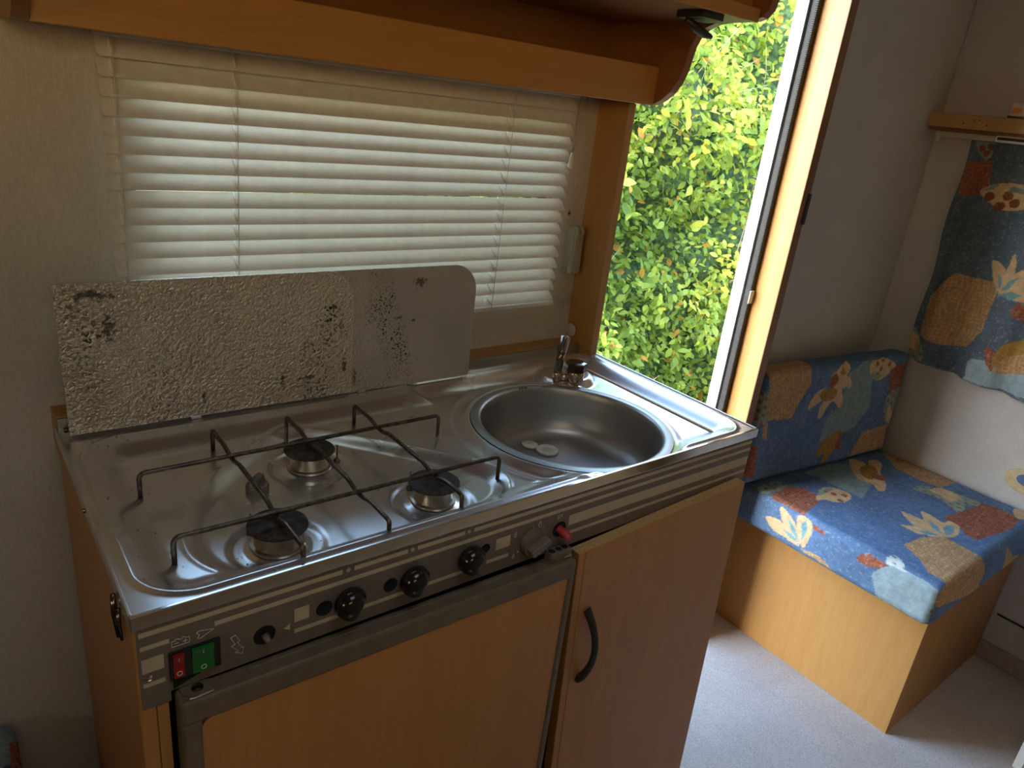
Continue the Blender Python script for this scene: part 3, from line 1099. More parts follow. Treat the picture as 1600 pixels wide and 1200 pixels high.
for bx, by, nm in BURN:
    zb = ZC - .0252
    b_ = lathe('burner', [(.0285, -.0005), (.0280, .0020), (.0245, .0030), (.0230, .0080), (.0225, .0190), (.0240, .0205), (.0250, .0212)], (bx, by, zb), 'brass', top, 'z', 40, False, True)
    lathe('burner_cap', [(.0225, .0212), (.0308, .0216), (.0316, .0228), (.0312, .0242), (.0290, .0254), (.0200, .0266), (.0100, .0270), (.0001, .0271)], (bx, by, zb), 'cap', b_, 'z', 44, True, False)
    a = {'front': 2.1, 'back': -0.15, 'right': 1.95}[nm]
    ex, ey = bx + .036 * math.cos(a), by + .036 * math.sin(a)
    bm = bmesh.new()
    add_lathe(bm, [(.0044, 0), (.0044, .0040), (.0032, .0050), (.0018, .0060), (.0012, .0075), (.0009, .0250), (.0001, .0255)], (ex, ey, zb - .001), 'z', 12)
    bm_obj('spark_electrode', bm, 'wire', b_, True)
# small rotary control standing on the hob
kc = onZ((402, 757), .964)
kz0 = surf_z(kc[0], kc[1]) - .0004
kn = lathe('hob_control', [(.0130, .0), (.0134, .0020), (.0134, .0080), (.0125, .0092), (.0001, .0096)], (kc[0], kc[1], kz0), 'taupe', top, 'z', 36, False, False)
bm = bmesh.new()
add_box(bm, -.0130, .0130, -.0042, .0042, 0, .0115, .0016, 2)
for v in bm.verts:
    x, yv, z = v.co
    c, s = math.cos(0.72), math.sin(0.72)
    f = 1 - 0.35 * (z / .0115)
    v.co = Vector((kc[0] + x * c * f - yv * s, kc[1] + x * s * f + yv * c, kz0 + .0088 + z))
bm_obj('grip_bar', bm, 'taupe', kn)
for i, a in enumerate((-0.2, -0.55, -0.95, -1.35)):
    lathe('dial_mark', [(.0007, 0), (.0007, .0003), (.0001, .0003)], (kc[0] + .0105 * math.cos(a), kc[1] + .0105 * math.sin(a), kz0 + .0094), 'pale_ink', kn, 'z', 8, False, False)
# crumbs and burnt specks lying on the steel
bm = bmesh.new()
for i in range(260):
    if i < 110: x, y = random.uniform(.03, .46), random.uniform(.015, .34)
    elif i < 180: x, y = random.uniform(.02, .07), random.uniform(.03, .35)
    else:
        bb = BURN[i % 3]; a = random.uniform(0, 6.28); r = random.uniform(.03, .06)
        x, y = bb[0] + r * math.cos(a), max(.012, bb[1] + r * math.sin(a))
    s_ = random.uniform(.0003, .0009) * (2 if random.random() < .08 else 1)
    c_ = Vector((x, y, surf_z(x, y) + s_ * .4))
    a = random.uniform(0, 3.1)
    e1, e2 = Vector((math.cos(a), math.sin(a), 0)) * s_ * random.uniform(1, 2.2), Vector((-math.sin(a), math.cos(a), 0)) * s_
    vs = [bm.verts.new(c_ + d_) for d_ in (e1, e2, -e1, -e2, Vector((0, 0, s_ * .7)))]
    for q_ in ((0, 1, 4), (1, 2, 4), (2, 3, 4), (3, 0, 4)):
        bm.faces.new([vs[t] for t in q_])
cr = bm_obj('crumbs', bm, 'twig', top)
cr['kind'] = 'stuff'
# bent metal clips under the left rim
bm = bmesh.new()
add_tube(bm, [(-.0045, .052, .974), (-.0050, .050, .955), (-.0040, .047, .930)], [.0026, .0032, .0018], 6)
add_tube(bm, [(-.0030, .040, .966), (-.0042, .038, .950), (-.0030, .036, .934)], [.0022, .0026, .0014], 6)
bm_obj('fixing_clip', bm, 'chrome_dark', top, True)
lathe('rim_screw', [(.0001, .0022), (.0020, .0018), (.0030, .0002)], (-.0018, .205, .975), 'chrome_dark', top, '-x', 14, False, False)

# plug lying in the bowl
pc = onZ((828, 694), .890)
pl = lathe('sink_plug', [(.0130, .0), (.0138, .0010), (.0138, .0032), (.0120, .0040), (.0001, .0042)], (pc[0], pc[1], .8868), 'sink_white', None, 'z', 30, True, False)
tag(pl, 'small off-white plug disc lying beside the drain in the sink', 'plug')
bm = bmesh.new()
add_tube(bm, round_path([(pc[0] - .003, pc[1], .8908), (pc[0] - .003, pc[1], .8955), (pc[0] + .003, pc[1] + .002, .8955), (pc[0] + .003, pc[1] + .002, .8908)], .002, 3), .0008, 6)
bm_obj('plug_loop', bm, 'sink_white', pl, True)

# ================================================================== PAN SUPPORT
ps = thing('pan_support', (.25, .155, .972), 'scorched wire pan support lying over the three hob burners', 'pan support')
GZ = .9955


for yy, xe in ((.2235, .4445), (.0835, .449)):
    p = round_path([(.055, yy, surf_z(.055, yy) + .0006), (.055, yy, GZ), (xe, yy, GZ), (xe, yy, surf_z(xe, yy) + .0006)], .008, 5)
    tube('long_wire', p, .0027, 'wire', ps, 10)
for xx, y0_ in ((.1565, .0135), (.2525, .0160), (.352, .0255)):
    pts = [(xx, .302, surf_z(xx, .302) + .0006), (xx, .302, GZ - .0005)]
    for yy in (.2235, .0835):
        pts += [(xx, yy + .030, GZ - .0008), (xx, yy + .010, GZ - .0052), (xx, yy - .008, GZ - .0052), (xx, yy - .022, GZ - .0008)]
    pts += [(xx, y0_, GZ - .0008), (xx, y0_, surf_z(xx, max(.0, y0_)) + .0006)]
    tube('cross_wire', round_path(pts, .006, 4), .0027, 'wire', ps, 10)

# ================================================================== HOB COVER (splash guard)
hc = thing('hob_cover', (.3, .372, .985), 'embossed aluminium hob cover folded up against the window blind', 'hob cover')


def sheet(name, x0, x1, z0, z1, y, th, rad, mat, zr=None):
    poly = [(x0, z0), (x1, z0 if zr is None else zr), (x1, z1 - rad)]
    poly += [(x1 - rad + rad * math.cos(a), z1 - rad + rad * math.sin(a)) for a in np.linspace(0, math.pi / 2, 12)][1:]
    poly += [(x0, z1)]
    bm = bmesh.new()
    add_prism(bm, poly, lambda u, v, w: (u, y + w, v), th)
    return bm_obj(name, bm, mat, hc)


sheet('front_sheet', .0095, .3775, .9875, 1.1745, .3655, .0030, .040, 'emb_a')
sheet('back_sheet', .0180, .5950, .9865, 1.1735, .3690, .0030, .045, 'emb_b', .9830)
for cx in (.155, .395):
    box('hinge_tab', cx - .006, cx + .006, .3650, .3685, .9835, .9885, 'alu', hc)
tube('hinge_pin', [(.0045, .369, .9945), (.0160, .369, .9945)], .0034, 'wire', hc, 10)

# ================================================================== TAP
tp = thing('tap', (.765, .300, .9785), 'smoked chrome folding tap with faceted knob beside the sink', 'tap')
ktap = onZ((898, 586), .988)
kx_, ky_ = float(ktap[0]), float(ktap[1])
sp_ = onY((871, 583), ky_ + .012)
sx_, sy_ = float(sp_[0]), ky_ + .012
tz0 = surf_z(kx_, ky_) - .0008
lathe('tap_base', [(.0150, 0), (.0160, .0015), (.0160, .0165), (.0152, .0180)], (kx_, ky_, tz0), 'copper', tp, 'z', 32, True, True)
tkb = lathe('tap_knob', [(.0160, .0182), (.0190, .0200), (.0196, .0310), (.0182, .0345), (.0125, .0358), (.0001, .0362)], (kx_, ky_, tz0), 'chrome_dark', tp, 'z', 8, True, False, False)
tube('tap_link', [(kx_, ky_, tz0 + .007), (sx_, sy_, tz0 + .007)], .0062, 'copper', tp, 12)
lathe('spout_base', [(.0072, 0), (.0078, .0015), (.0074, .0150), (.0068, .0160)], (sx_, sy_, tz0), 'copper', tp, 'z', 24, True, True)
tube('spout_pipe', [(sx_, sy_, tz0 + .015), (sx_ + .001, sy_, tz0 + .038), (sx_ + .0035, sy_ + .0005, tz0 + .066)], [.0076, .0070, .0062], 'chrome_dark', tp, 16)
bm = bmesh.new()
add_box(bm, -.0065, .0065, -.0075, .0065, -.0190, .0130, .0030, 3)
Rm = Matrix.Rotation(math.radians(24), 3, 'Y') @ Matrix.Rotation(math.radians(-14), 3, 'X')
for v in bm.verts:
    v.co = Rm @ v.co + Vector((sx_ + .0035, sy_ - .001, tz0 + .069))
auto_smooth(bm_obj('spout_head', bm, 'chrome_dark', tp, True), 30)

# ================================================================== WINDOW BLIND
BY = .418
bx0, bx1 = .083, .803
bl = thing('venetian_blind', ((bx0 + bx1) / 2, BY, 1.078), 'white venetian blind with tilted slats over the kitchen window', 'window blind')
box('head_rail', bx0, bx1, BY - .012, BY + .014, 1.4385, 1.462, 'slat', bl, .001, 1)
pitch, sw_ = .0208, .0255
n_sl = 17
slat_meshes = {}


def slat_mesh(key, tilt, jx):
    xs = np.linspace(bx0 + jx, bx1 + jx * .4, 13)
    ks = np.linspace(-.5, .5, 7)
    v, f = [], []
    ct, st = math.cos(tilt), math.sin(tilt)
    for x in xs:
        for k_ in ks:
            s_ = k_ * sw_                      # + is the upper, window-side edge
            camber = .0013 * (1 - (2 * k_) ** 2)
            y = s_ * ct - camber * st
            z = s_ * st + camber * ct
            v.append((x, y, z))
    m_ = len(ks)
    for i in range(len(xs) - 1):
        for j in range(m_ - 1):
            a = i * m_ + j
            f.append((a, a + 1, a + m_ + 1, a + m_))
    me = bpy.data.meshes.new('slat')
    me.from_pydata(v, [], f)
    # rounded end corners
    for i_, col in ((0, +1), (len(xs) - 1, -1)):
        for j_, amt in ((0, .0022), (m_ - 1, .0022)):
            me.vertices[i_ * m_ + j_].co.x += col * amt
    me.materials.append(M['slat'])
    me.polygons.foreach_set('use_smooth', [True] * len(me.polygons))
    return me


kinds = [slat_mesh(i, math.radians((55, 50, 45, 42, 40)[i]), [0, .0008, -.0006, .0004, 0][i]) for i in range(5)]
z_top = 1.4275
for i in range(n_sl):
    z = z_top - pitch * i
    o = bpy.data.objects.new('slat', kinds[min(4, i * 5 // n_sl)])
    COL.objects.link(o)
    o.parent = bl
    o.location = Vector((0, BY, z)) - bl.location
    o.rotation_euler = (0, random.uniform(-.0012, .0012), 0)
box('bottom_rail', bx0 + .006, bx1, BY - .012, BY + .010, z_top - pitch * n_sl + .004, z_top - pitch * n_sl + .0125, 'slat', bl, .002, 2)
zb_ = z_top - pitch * n_sl + .008
for cx0, cx1, mt in ((.0975, .0930, 'cord'), (.2325, .2270, 'cord'), (.664, .657, 'cord')):
    bm = bmesh.new()
    for i in range(n_sl):
        z = z_top - pitch * i
        t = i / n_sl
        cx = cx0 + (cx1 - cx0) * t
        fy = BY - .0105 - .0032
        tl = math.radians((55, 50, 45, 42, 40)[min(4, i * 5 // n_sl)])
        nv_ = Vector((0, -math.sin(tl), math.cos(tl))) * .0030
        pp_ = [Vector((cx + e_, BY + k_ * sw_ * math.cos(tl), z + k_ * sw_ * math.sin(tl))) + nv_ for k_, e_ in ((.40, .0004), (.0, -.0003), (-.38, 0))]
        add_tube(bm, pp_, .0016, 5)
    add_tube(bm, [(cx0, BY - .0145, 1.44), ((cx0 + cx1) / 2, BY - .0145, (1.44 + zb_) / 2), (cx1, BY - .0140, zb_)], .0006, 5)
    bm_obj('ladder_cord', bm, mt, bl, True)
ta = onY((891, 258), BY - .02)
tt = onY((894, 240), BY - .02)
bm = bmesh.new()
add_tube(bm, [tuple(onY((908, 150), BY - .02)), tuple((onY((901, 195), BY - .02))), tuple(tt)], .0008, 5)
add_tube(bm, [tuple(onY((918, 150), BY - .02)), tuple((onY((913, 200), BY - .02))), tuple(tt)], .0008, 5)
bm_obj('pull_cord', bm, 'cord_grey', bl, True)
lathe('cord_tassel', [(.0016, .006), (.0022, .004), (.0052, -.014), (.0050, -.019), (.0030, -.021)], (tt[0], tt[1], tt[2] - .004), 'slat', bl, 'z', 16, True, True)

# small fittings beside the window
s0 = onY((897, 385), YW - .012)
ws = thing('window_stay', (float(s0[0]), YW - .004, float(s0[2]) - .05), 'light grey plastic window stay on the wall beside the door post', 'window stay')
bm = bmesh.new()
add_box(bm, -.0105, .0105, -.026, -.004, -.048, .026, .0015, 2)
for v in bm.verts:
    v.co = Vector((s0[0] + v.co.x * (1 - .15 * (v.co.z / .05)) + .002, YW + v.co.y + .004, s0[2] + v.co.z - .002))
bm_obj('stay_cover', bm, 'grey_plastic', ws)
bm = bmesh.new()
add_box(bm, -.014, -.0075, -.020, 0, -.048, .038, .003, 3)
for v in bm.verts:
    v.co = Vector((s0[0] + v.co.x + .001, YW + v.co.y - .0004, s0[2] + v.co.z - .002))
bm_obj('stay_arm', bm, 'grey_plastic', ws)
bm = bmesh.new()
for dx_ in (-.0075, .0045):
    add_lathe(bm, [(.0105, 0), (.0112, .001), (.0112, .0048), (.0105, .0058), (.0045, .006)], (s0[0] + dx_ + .004, YW - .0155, s0[2] + .0285), '-x', 22, True, True)
bm_obj('stay_hinge', bm, 'grey_plastic', ws, True)
box('stay_foot', s0[0] - .017, s0[0] - .006, YW - .013, YW - .0004, s0[2] - .052, s0[2] - .040, 'grey_plastic', ws, .002, 2)
g0 = onY((889, 333), YW - .003)
gr = lathe('wall_grommet', [(.0058, 0), (.0060, .002), (.0050, .0040), (.0032, .0044), (.0028, .0020), (.0001, .0018)], (g0[0], YW - .0003, g0[2]), 'grey_plastic', None, '-y', 24, False, False)
tag(gr, 'small round screw grommet on the wall above the window stay', 'grommet')
lathe('grommet_screw', [(.0024, .0020), (.0026, .0030), (.0001, .0034)], (g0[0], YW - .0003, g0[2]), 'hole', gr, '-y', 16, False, False)
c0 = onX((893, 515), DX0 - .015)
cc = lathe('cover_cap', [(.0130, .0002), (.0132, .0018), (.0120, .0028), (.0040, .0034), (.0001, .0035)], (DX0 - .0150, min(c0[1], YW - .0145), c0[2]), 'cream', None, '-x', 36, True, False)
tag(cc, 'round cream cover cap low on the door post by the sink', 'cover cap')
lathe('cap_rim', [(.0140, .0001), (.0140, .0008), (.0132, .0009)], (DX0 - .0150, min(c0[1], YW - .0145), c0[2]), 'wood_dark', cc, '-x', 36, False, False)

# ================================================================== OVERHEAD SHELF
oh = thing('overhead_shelf', (.45, .35, 1.44), 'beech overhead shelf unit with open tray above the window blind', 'shelf')
OG = [(YW - .0005, 1.4425), (.345, 1.4405), (.335, 1.4395), (.316, 1.442), (.300, 1.450), (.285, 1.462), (.273, 1.479), (.266, 1.497), (.2625, 1.515), (.2595, 1.530), (.252, 1.545), (.238, 1.556), (.220, 1.5625), (.200, 1.565), (.152, 1.566), (.140, 1.570), (.131, 1.580), (.1285, 1.592), (.128, 1.62), (.128, 1.90), (YW - .0005, 1.90)]
bm = bmesh.new()
add_prism(bm, OG, lambda u, v, w: (DX0 - .0152 + w, u, v), .0150)
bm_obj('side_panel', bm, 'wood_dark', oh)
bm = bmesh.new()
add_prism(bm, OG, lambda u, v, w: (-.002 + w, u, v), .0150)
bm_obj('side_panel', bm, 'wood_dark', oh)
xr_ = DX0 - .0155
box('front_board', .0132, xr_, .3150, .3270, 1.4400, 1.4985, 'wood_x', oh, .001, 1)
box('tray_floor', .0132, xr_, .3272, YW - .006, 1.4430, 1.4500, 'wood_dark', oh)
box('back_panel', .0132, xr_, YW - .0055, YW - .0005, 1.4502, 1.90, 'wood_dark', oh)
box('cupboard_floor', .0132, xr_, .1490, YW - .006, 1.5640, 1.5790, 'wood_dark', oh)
box('cupboard_edge', .0132, xr_, .1440, .1488, 1.5625, 1.5805, 'wood_x', oh, .001, 1)
box('cupboard_door', .0132, xr_, .160, .175, 1.5830, 1.88, 'wood_x', oh, .001, 1)
# black sprung catch under the cupboard floor
bm = bmesh.new()
cpx = onZ((1095, 26), 1.560)
cX, cY = float(min(cpx[0], xr_ - .03)), float(cpx[1])
add_prism(bm, [(-.040, -.030), (.020, -.032), (.038, -.020), (.038, .006), (.018, .016), (-.040, .016)], lambda u, v, w: (cX - .004 + u * .72, cY + v, 1.5635 - w), .0085)
cat_ = bm_obj('door_catch', bm, 'black_matt', oh)
bm = bmesh.new()
add_tube(bm, [(cX - .026, cY + .002, 1.553), (cX - .006, cY, 1.545), (cX + .012, cY - .003, 1.539), (cX + .024, cY - .006, 1.537)], [.004, .007, .0055, .003], 10)
bm_obj('catch_lever', bm, 'black_matt', cat_, True)
lathe('cord_hook', [(.0001, 0), (.004, .0006), (.0044, .002)], (.80, .40, 1.4405), 'hole', oh, 'z', 14, False, True)

# ================================================================== SOFT FURNISHINGS
BLUE = (.115, .200, .350)
TAN = (.46, .285, .135)
CREAM = (.70, .50, .27)
RUST = (.37, .125, .070)
PGREEN = (.24, .33, .33)
DGREEN = (.27, .38, .30)
TEAL = (.20, .39, .44)
MUST = (.40, .235, .055)
PGREY = (.33, .43, .47)
WHITE = (.62, .66, .62)


def in_poly(P, u, v):
    ins = np.zeros(len(u), bool)
    m_ = len(P)
    for i in range(m_):
        a, b = P[i], P[(i + 1) % m_]
        if a[1] == b[1]: continue
        c = (a[1] > v) != (b[1] > v)
        ins ^= c & (u < (b[0] - a[0]) * (v - a[1]) / (b[1] - a[1]) + a[0])
    return ins


def smooth_poly(P, c=None):
    return catmull(P, 4) if len(P) > 4 and c not in (TAN, RUST, PGREEN) else np.array(P)


def paint(me, u, v, motifs, base):
    n = len(u)
    col = np.tile(np.array([*base, 1.0]), (n, 1))
    # soft tone changes that belong to the print
    t = .5 + .5 * np.sin(u * 23 + 1.7 * np.sin(v * 17)) * np.sin(v * 19 + 1.1 * np.sin(u * 13))
    col[:, :3] *= (.86 + .26 * t)[:, None]
    for kind_, P, c in motifs:
        if kind_ == 'p':
            ins = in_poly(P, u, v)
        else:
            ins = np.hypot(u - P[0], v - P[1]) < P[2]
        cc_ = np.array(c)
        colr = np.tile(cc_, (ins.sum(), 1))
        if c == TAN or c == RUST:      # woven hatch in the tan and rust patches
            uu, vv = u[ins], v[ins]
            hh_ = (np.abs(((uu + .004 * np.sin(vv * 60)) * 78) % 1 - .5) < .07) | (np.abs(((vv + .003 * np.sin(uu * 70)) * 92) % 1 - .5) < .06)
            colr = np.where(hh_[:, None], np.minimum(1, colr * (1.45 if c == TAN else .62)), colr)
        if c == DGREEN or c == WHITE:  # dotted leaves
            uu, vv = u[ins], v[ins]
            dd = np.hypot(((uu * 42) % 1) - .5, ((vv * 42 + np.floor(uu * 42) * .5) % 1) - .5) < .24
            colr = np.where(dd[:, None], np.array(RUST if c == DGREEN else (.2, .27, .3)), colr)
        col[ins, :3] = colr
    at_ = me.color_attributes.new('print', 'FLOAT_COLOR', 'POINT')
    at_.data.foreach_set('color', col.astype(np.float32).ravel())


def rounded_block(lx, ly, lz, r, step, puff=0.0, wr=0.0):
    """closed rounded box from -l/2 to l/2 on all sides; returns verts, quads, normals-ish (unrounded side index)"""
    vd, V, F = {}, [], []

    def axis_pts(l):
        return np.linspace(-l / 2, l / 2, max(2, int(round(l / step)) + 1))

    ax = [axis_pts(lx), axis_pts(ly), axis_pts(lz)]
    n_ = [len(a) for a in ax]

    def vid(i, j, k_):
        key = (i, j, k_)
        if key not in vd:
            vd[key] = len(V)
            V.append((ax[0][i], ax[1][j], ax[2][k_]))
        return vd[key]

    for a in range(3):
        b, c = (a + 1) % 3, (a + 2) % 3
        for side in (0, n_[a] - 1):
            for i in range(n_[b] - 1):
                for j in range(n_[c] - 1):
                    q_ = []
                    for di, dj in ((0, 0), (1, 0), (1, 1), (0, 1)):
                        ix = [0, 0, 0]
                        ix[a], ix[b], ix[c] = side, i + di, j + dj
                        q_.append(vid(*ix))
                    F.append(q_ if side else q_[::-1])
    V = np.array(V)
    raw = V.copy()
    hl = np.array([lx, ly, lz]) / 2
    inner = np.clip(V, -(hl - r), hl - r)
    d = V - inner
    ln = np.linalg.norm(d, axis=1)
    nr = d / np.maximum(ln, 1e-9)[:, None]
    V = inner + nr * r
    bulge = (1 - (raw[:, 0] / hl[0]) ** 2) * (1 - (raw[:, 1] / hl[1]) ** 2) * (1 - (raw[:, 2] / hl[2]) ** 2 * 0)
    V += nr * (puff * np.clip(bulge, 0, 1))[:, None]
    if wr:
        V += nr * (wr * np.sin(raw[:, 0] * 31 + 3 * np.sin(raw[:, 1] * 14)) * np.sin(raw[:, 1] * 27 + 2 * np.sin(raw[:, 2] * 30)))[:, None]
    return V, np.array(F), raw, nr


# ---- seat
bc = onZ((1383, 1147), FLOOR)
bx_, by_ = float(bc[0]), float(bc[1])
seat = thing('bench_box', (1.95, .15, FLOOR), 'beech box bench standing in the corner under the seat cushion', 'bench')
box('front_panel', bx_, bx_ + .015, by_, YW - .001, FLOOR, .3845, 'wood_z', seat, .001, 1)
box('end_panel', bx_ + .0152, XR - .0125, by_, by_ + .015, FLOOR, .3845, 'wood_z', seat, .001, 1)
box('lid', bx_ + .002, XR - .001, by_ + .002, YW - .001, .3847, .3985, 'wood_y', seat, .001, 1)

SX0, SX1, SY0, SY1, SZ0, SZ1 = 1.578, XR - .006, -.150, YW - .008, .4042, .5180


def Sq(P):
    return [(x * .28125 + 1150, y * .28125 + 700) for x, y in P]


def seat_uv(p):
    q_ = onZ(p, SZ1)
    if q_[0] < SX0:
        q2 = onX(p, SX0)
        return (SX0 - (SZ1 - q2[2]), q2[1]) if q2[1] > SY0 else (q_[0], q_[1])
    if q_[1] < SY0:
        q2 = onY(p, SY0)
        return (q2[0], SY0 - (SZ1 - q2[2]))
    return (q_[0], q_[1])


def seat_poly(P, c):
    return ('p', smooth_poly([seat_uv(p) for p in Sq(P)], c), c)


def seat_dot(x, y, r, c):
    a = seat_uv(Sq([(x, y)])[0])
    return ('c', (a[0], a[1], r), c)


sm_ = [
    seat_poly([(815, 30), (960, 20), (1060, 75), (1225, 150), (1245, 185), (1135, 222), (1040, 190), (890, 120)], TAN),
    seat_poly([(370, 140), (520, 95), (640, 90), (700, 150), (760, 200), (700, 285), (600, 240), (520, 200), (460, 165)], PGREEN),
    seat_poly([(630, 65), (700, 80), (740, 110), (735, 75), (780, 70), (810, 100), (800, 140), (830, 200), (825, 240), (790, 245), (755, 205), (700, 190), (660, 160), (640, 120)], CREAM),
    seat_poly([(690, 110), (760, 100), (790, 160), (740, 180), (690, 150)], MUST),
    seat_dot(790, 168, .022, RUST),
    seat_poly([(190, 265), (290, 215), (375, 225), (470, 285), (440, 320), (375, 375), (280, 330)], RUST),
    seat_poly([(110, 230), (200, 190), (285, 205), (250, 235), (170, 250)], DGREEN),
    seat_poly([(445, 290), (460, 240), (500, 225), (560, 232), (630, 260), (635, 290), (590, 308), (530, 300), (490, 290)], CREAM),
    seat_poly([(450, 270), (465, 240), (510, 228), (540, 235), (500, 255)], DGREEN),
    seat_dot(540, 262, .0085, RUST), seat_dot(600, 270, .0085, RUST), seat_dot(580, 297, .0085, RUST),
    seat_poly([(165, 382), (230, 395), (290, 450), (340, 530), (350, 550), (260, 490), (200, 450)], CREAM),
    seat_poly([(245, 325), (300, 370), (340, 450), (355, 540), (300, 480), (255, 400)], CREAM),
    seat_poly([(345, 378), (400, 400), (425, 440), (405, 510), (370, 555), (340, 470)], CREAM),
    seat_poly([(285, 385), (320, 430), (350, 520), (310, 470)], TEAL),
    seat_poly([(258, 450), (300, 470), (350, 528), (300, 500)], TEAL),
    seat_poly([(360, 430), (390, 400), (395, 460), (365, 515)], TEAL),
    seat_poly([(355, 555), (440, 590), (500, 640), (540, 690), (470, 640), (390, 590)], TAN),
    seat_poly([(425, 425), (505, 470), (490, 483), (430, 450)], RUST),
    seat_poly([(765, 690), (870, 655), (950, 690), (1105, 785), (1110, 830), (1050, 985), (1000, 990), (880, 930), (790, 850), (765, 760)], PGREY),
    seat_poly([(665, 625), (690, 590), (740, 590), (840, 650), (800, 672), (720, 655)], RUST),
    seat_poly([(830, 640), (850, 600), (890, 600), (930, 640), (945, 695), (880, 665)], WHITE),
    seat_poly([(930, 540), (1030, 500), (1150, 495), (1300, 570), (1380, 640), (1385, 690), (1330, 800), (1175, 895), (1190, 760), (1070, 690), (1020, 620)], TAN),
    seat_poly([(915, 360), (990, 385), (1090, 430), (1140, 490), (1060, 490), (990, 440)], CREAM),
    seat_poly([(1025, 358), (1080, 380), (1150, 420), (1180, 410), (1235, 430), (1235, 480), (1190, 500), (1140, 490), (1060, 430)], CREAM),
    seat_poly([(905, 432), (1000, 440), (1140, 495), (1000, 480)], CREAM),
    seat_poly([(1065, 405), (1120, 440), (1140, 480), (1090, 450)], TEAL),
    seat_poly([(1000, 460), (1070, 470), (1140, 492), (1050, 485)], TEAL),
    seat_poly([(1150, 450), (1180, 435), (1210, 445), (1205, 475), (1170, 485)], TEAL),
    seat_poly([(985, 235), (1010, 212), (1080, 220), (1180, 240), (1290, 280), (1365, 310), (1350, 328), (1270, 320), (1275, 355), (1220, 355), (1150, 300), (1060, 260)], DGREEN),
    seat_poly([(1075, 240), (1140, 225), (1250, 280), (1190, 300), (1130, 265)], CREAM),
    seat_poly([(1145, 395), (1240, 360), (1380, 310), (1480, 345), (1575, 400), (1530, 450), (1340, 515), (1270, 480), (1230, 430)], RUST),
    seat_poly([(1540, 345), (1600, 320), (1650, 360), (1600, 395), (1555, 390)], CREAM),
    seat_poly([(1505, 550), (1540, 600), (1575, 590), (1540, 700), (1450, 760), (1480, 680)], TAN),
    seat_poly([(1110, 860), (1170, 880), (1150, 930), (1060, 970), (1080, 900)], DGREEN),
]
V, F, raw, nr = rounded_block(SX1 - SX0, SY1 - SY0, SZ1 - SZ0, .022, .0032, .004, .0008)
cen_ = np.array([(SX0 + SX1) / 2, (SY0 + SY1) / 2, (SZ0 + SZ1) / 2])
W = V + cen_
sc = pydata('seat_cushion', W, F, 'fabric', None, True)
tag(sc, 'blue leaf-print seat cushion lying on the corner bench', 'cushion')
u = W[:, 0].copy(); v = W[:, 1].copy()
left = (nr[:, 0] < -.7); near = (nr[:, 1] < -.7)
u[left] = SX0 - (SZ1 - W[left, 2])
v[near] = SY0 - (SZ1 - W[near, 2])
paint(sc.data, u, v, sm_, BLUE)

# ---- back cushion, standing slightly askew against the wall
BL_, BH_, BT_ = .640, .322, .066
ang = math.radians(-6.4)
lean = math.radians(-2.0)
P0 = Vector((1.552, .364, .5265))          # front lower corner at the door end
Rb = Matrix.Rotation(ang, 3, 'Z') @ Matrix.Rotation(lean, 3, 'X')
axU, axN, axV = Rb @ Vector((1, 0, 0)), Rb @ Vector((0, 1, 0)), Rb @ Vector((0, 0, 1))


def on_plane(p, o, n_):
    w = Vector(ray(*p)); c_ = Vector(CAM)
    return c_ + w * ((o - c_).dot(n_) / w.dot(n_))


def back_uv(p):
    q_ = on_plane(p, P0, axN)
    d = q_ - P0
    u_, v_ = d.dot(axU), d.dot(axV)
    if u_ < 0:
        q_ = on_plane(p, P0, axU)
        d = q_ - P0
        return (-d.dot(axN), d.dot(axV))
    if v_ > BH_:
        q_ = on_plane(p, P0 + axV * BH_, axV)
        d = q_ - P0
        return (d.dot(axU), BH_ + d.dot(axN))
    return (u_, v_)


def bp(P, c):
    return ('p', smooth_poly([back_uv((x * .25 + 1150, y * .25 + 500)) for x, y in P], c), c)


def bd(x, y, r, c):
    a = back_uv((x * .25 + 1150, y * .25 + 500))
    return ('c', (a[0], a[1], r), c)


bmot = [
    bp([(180, 240), (330, 235), (430, 270), (475, 320), (470, 400), (400, 510), (345, 615), (190, 630), (215, 400), (215, 300)], TAN),
    bp([(690, 340), (840, 235), (835, 540), (740, 670), (640, 720), (520, 760), (560, 620), (640, 550), (670, 450)], PGREEN),
    bp([(640, 310), (680, 258), (715, 270), (710, 320), (690, 345), (720, 370), (715, 420), (665, 430), (670, 520), (640, 550), (600, 510), (520, 620), (520, 560), (545, 500), (450, 560), (470, 500), (530, 435), (600, 420), (590, 360)], CREAM),
    bp([(520, 480), (560, 430), (630, 430), (620, 480), (570, 510)], MUST),
    bp([(650, 330), (670, 290), (690, 330), (670, 345)], MUST),
    bd(612, 380, .020, RUST),
    bp([(840, 290), (870, 250), (920, 230), (965, 250), (1000, 285), (930, 355), (880, 378), (845, 350)], CREAM),
    bp([(845, 345), (865, 325), (900, 330), (905, 350), (880, 376)], DGREEN),
    bd(885, 275, .008, RUST), bd(925, 247, .008, RUST), bd(905, 305, .008, RUST), bd(960, 275, .008, RUST),
    bp([(965, 310), (1010, 285), (1120, 240), (1090, 380), (955, 455)], RUST),
    bp([(960, 450), (1060, 440), (1010, 640), (970, 700), (920, 600)], DGREEN),
    bp([(935, 610), (960, 530), (975, 570), (1025, 525), (970, 650)], CREAM),
    bp([(790, 700), (945, 650), (915, 790), (700, 862)], TAN),
    bp([(530, 770), (640, 690), (660, 720), (600, 830), (530, 905), (545, 840), (500, 860)], MUST),
    bp([(640, 720), (660, 705), (655, 800), (615, 810)], RUST),
    bp([(120, 440), (215, 440), (190, 640), (100, 680)], DGREEN),
    bp([(80, 780), (142, 785), (110, 985), (40, 970)], RUST),
    bp([(180, 640), (200, 640), (190, 755), (160, 740)], TAN),
]
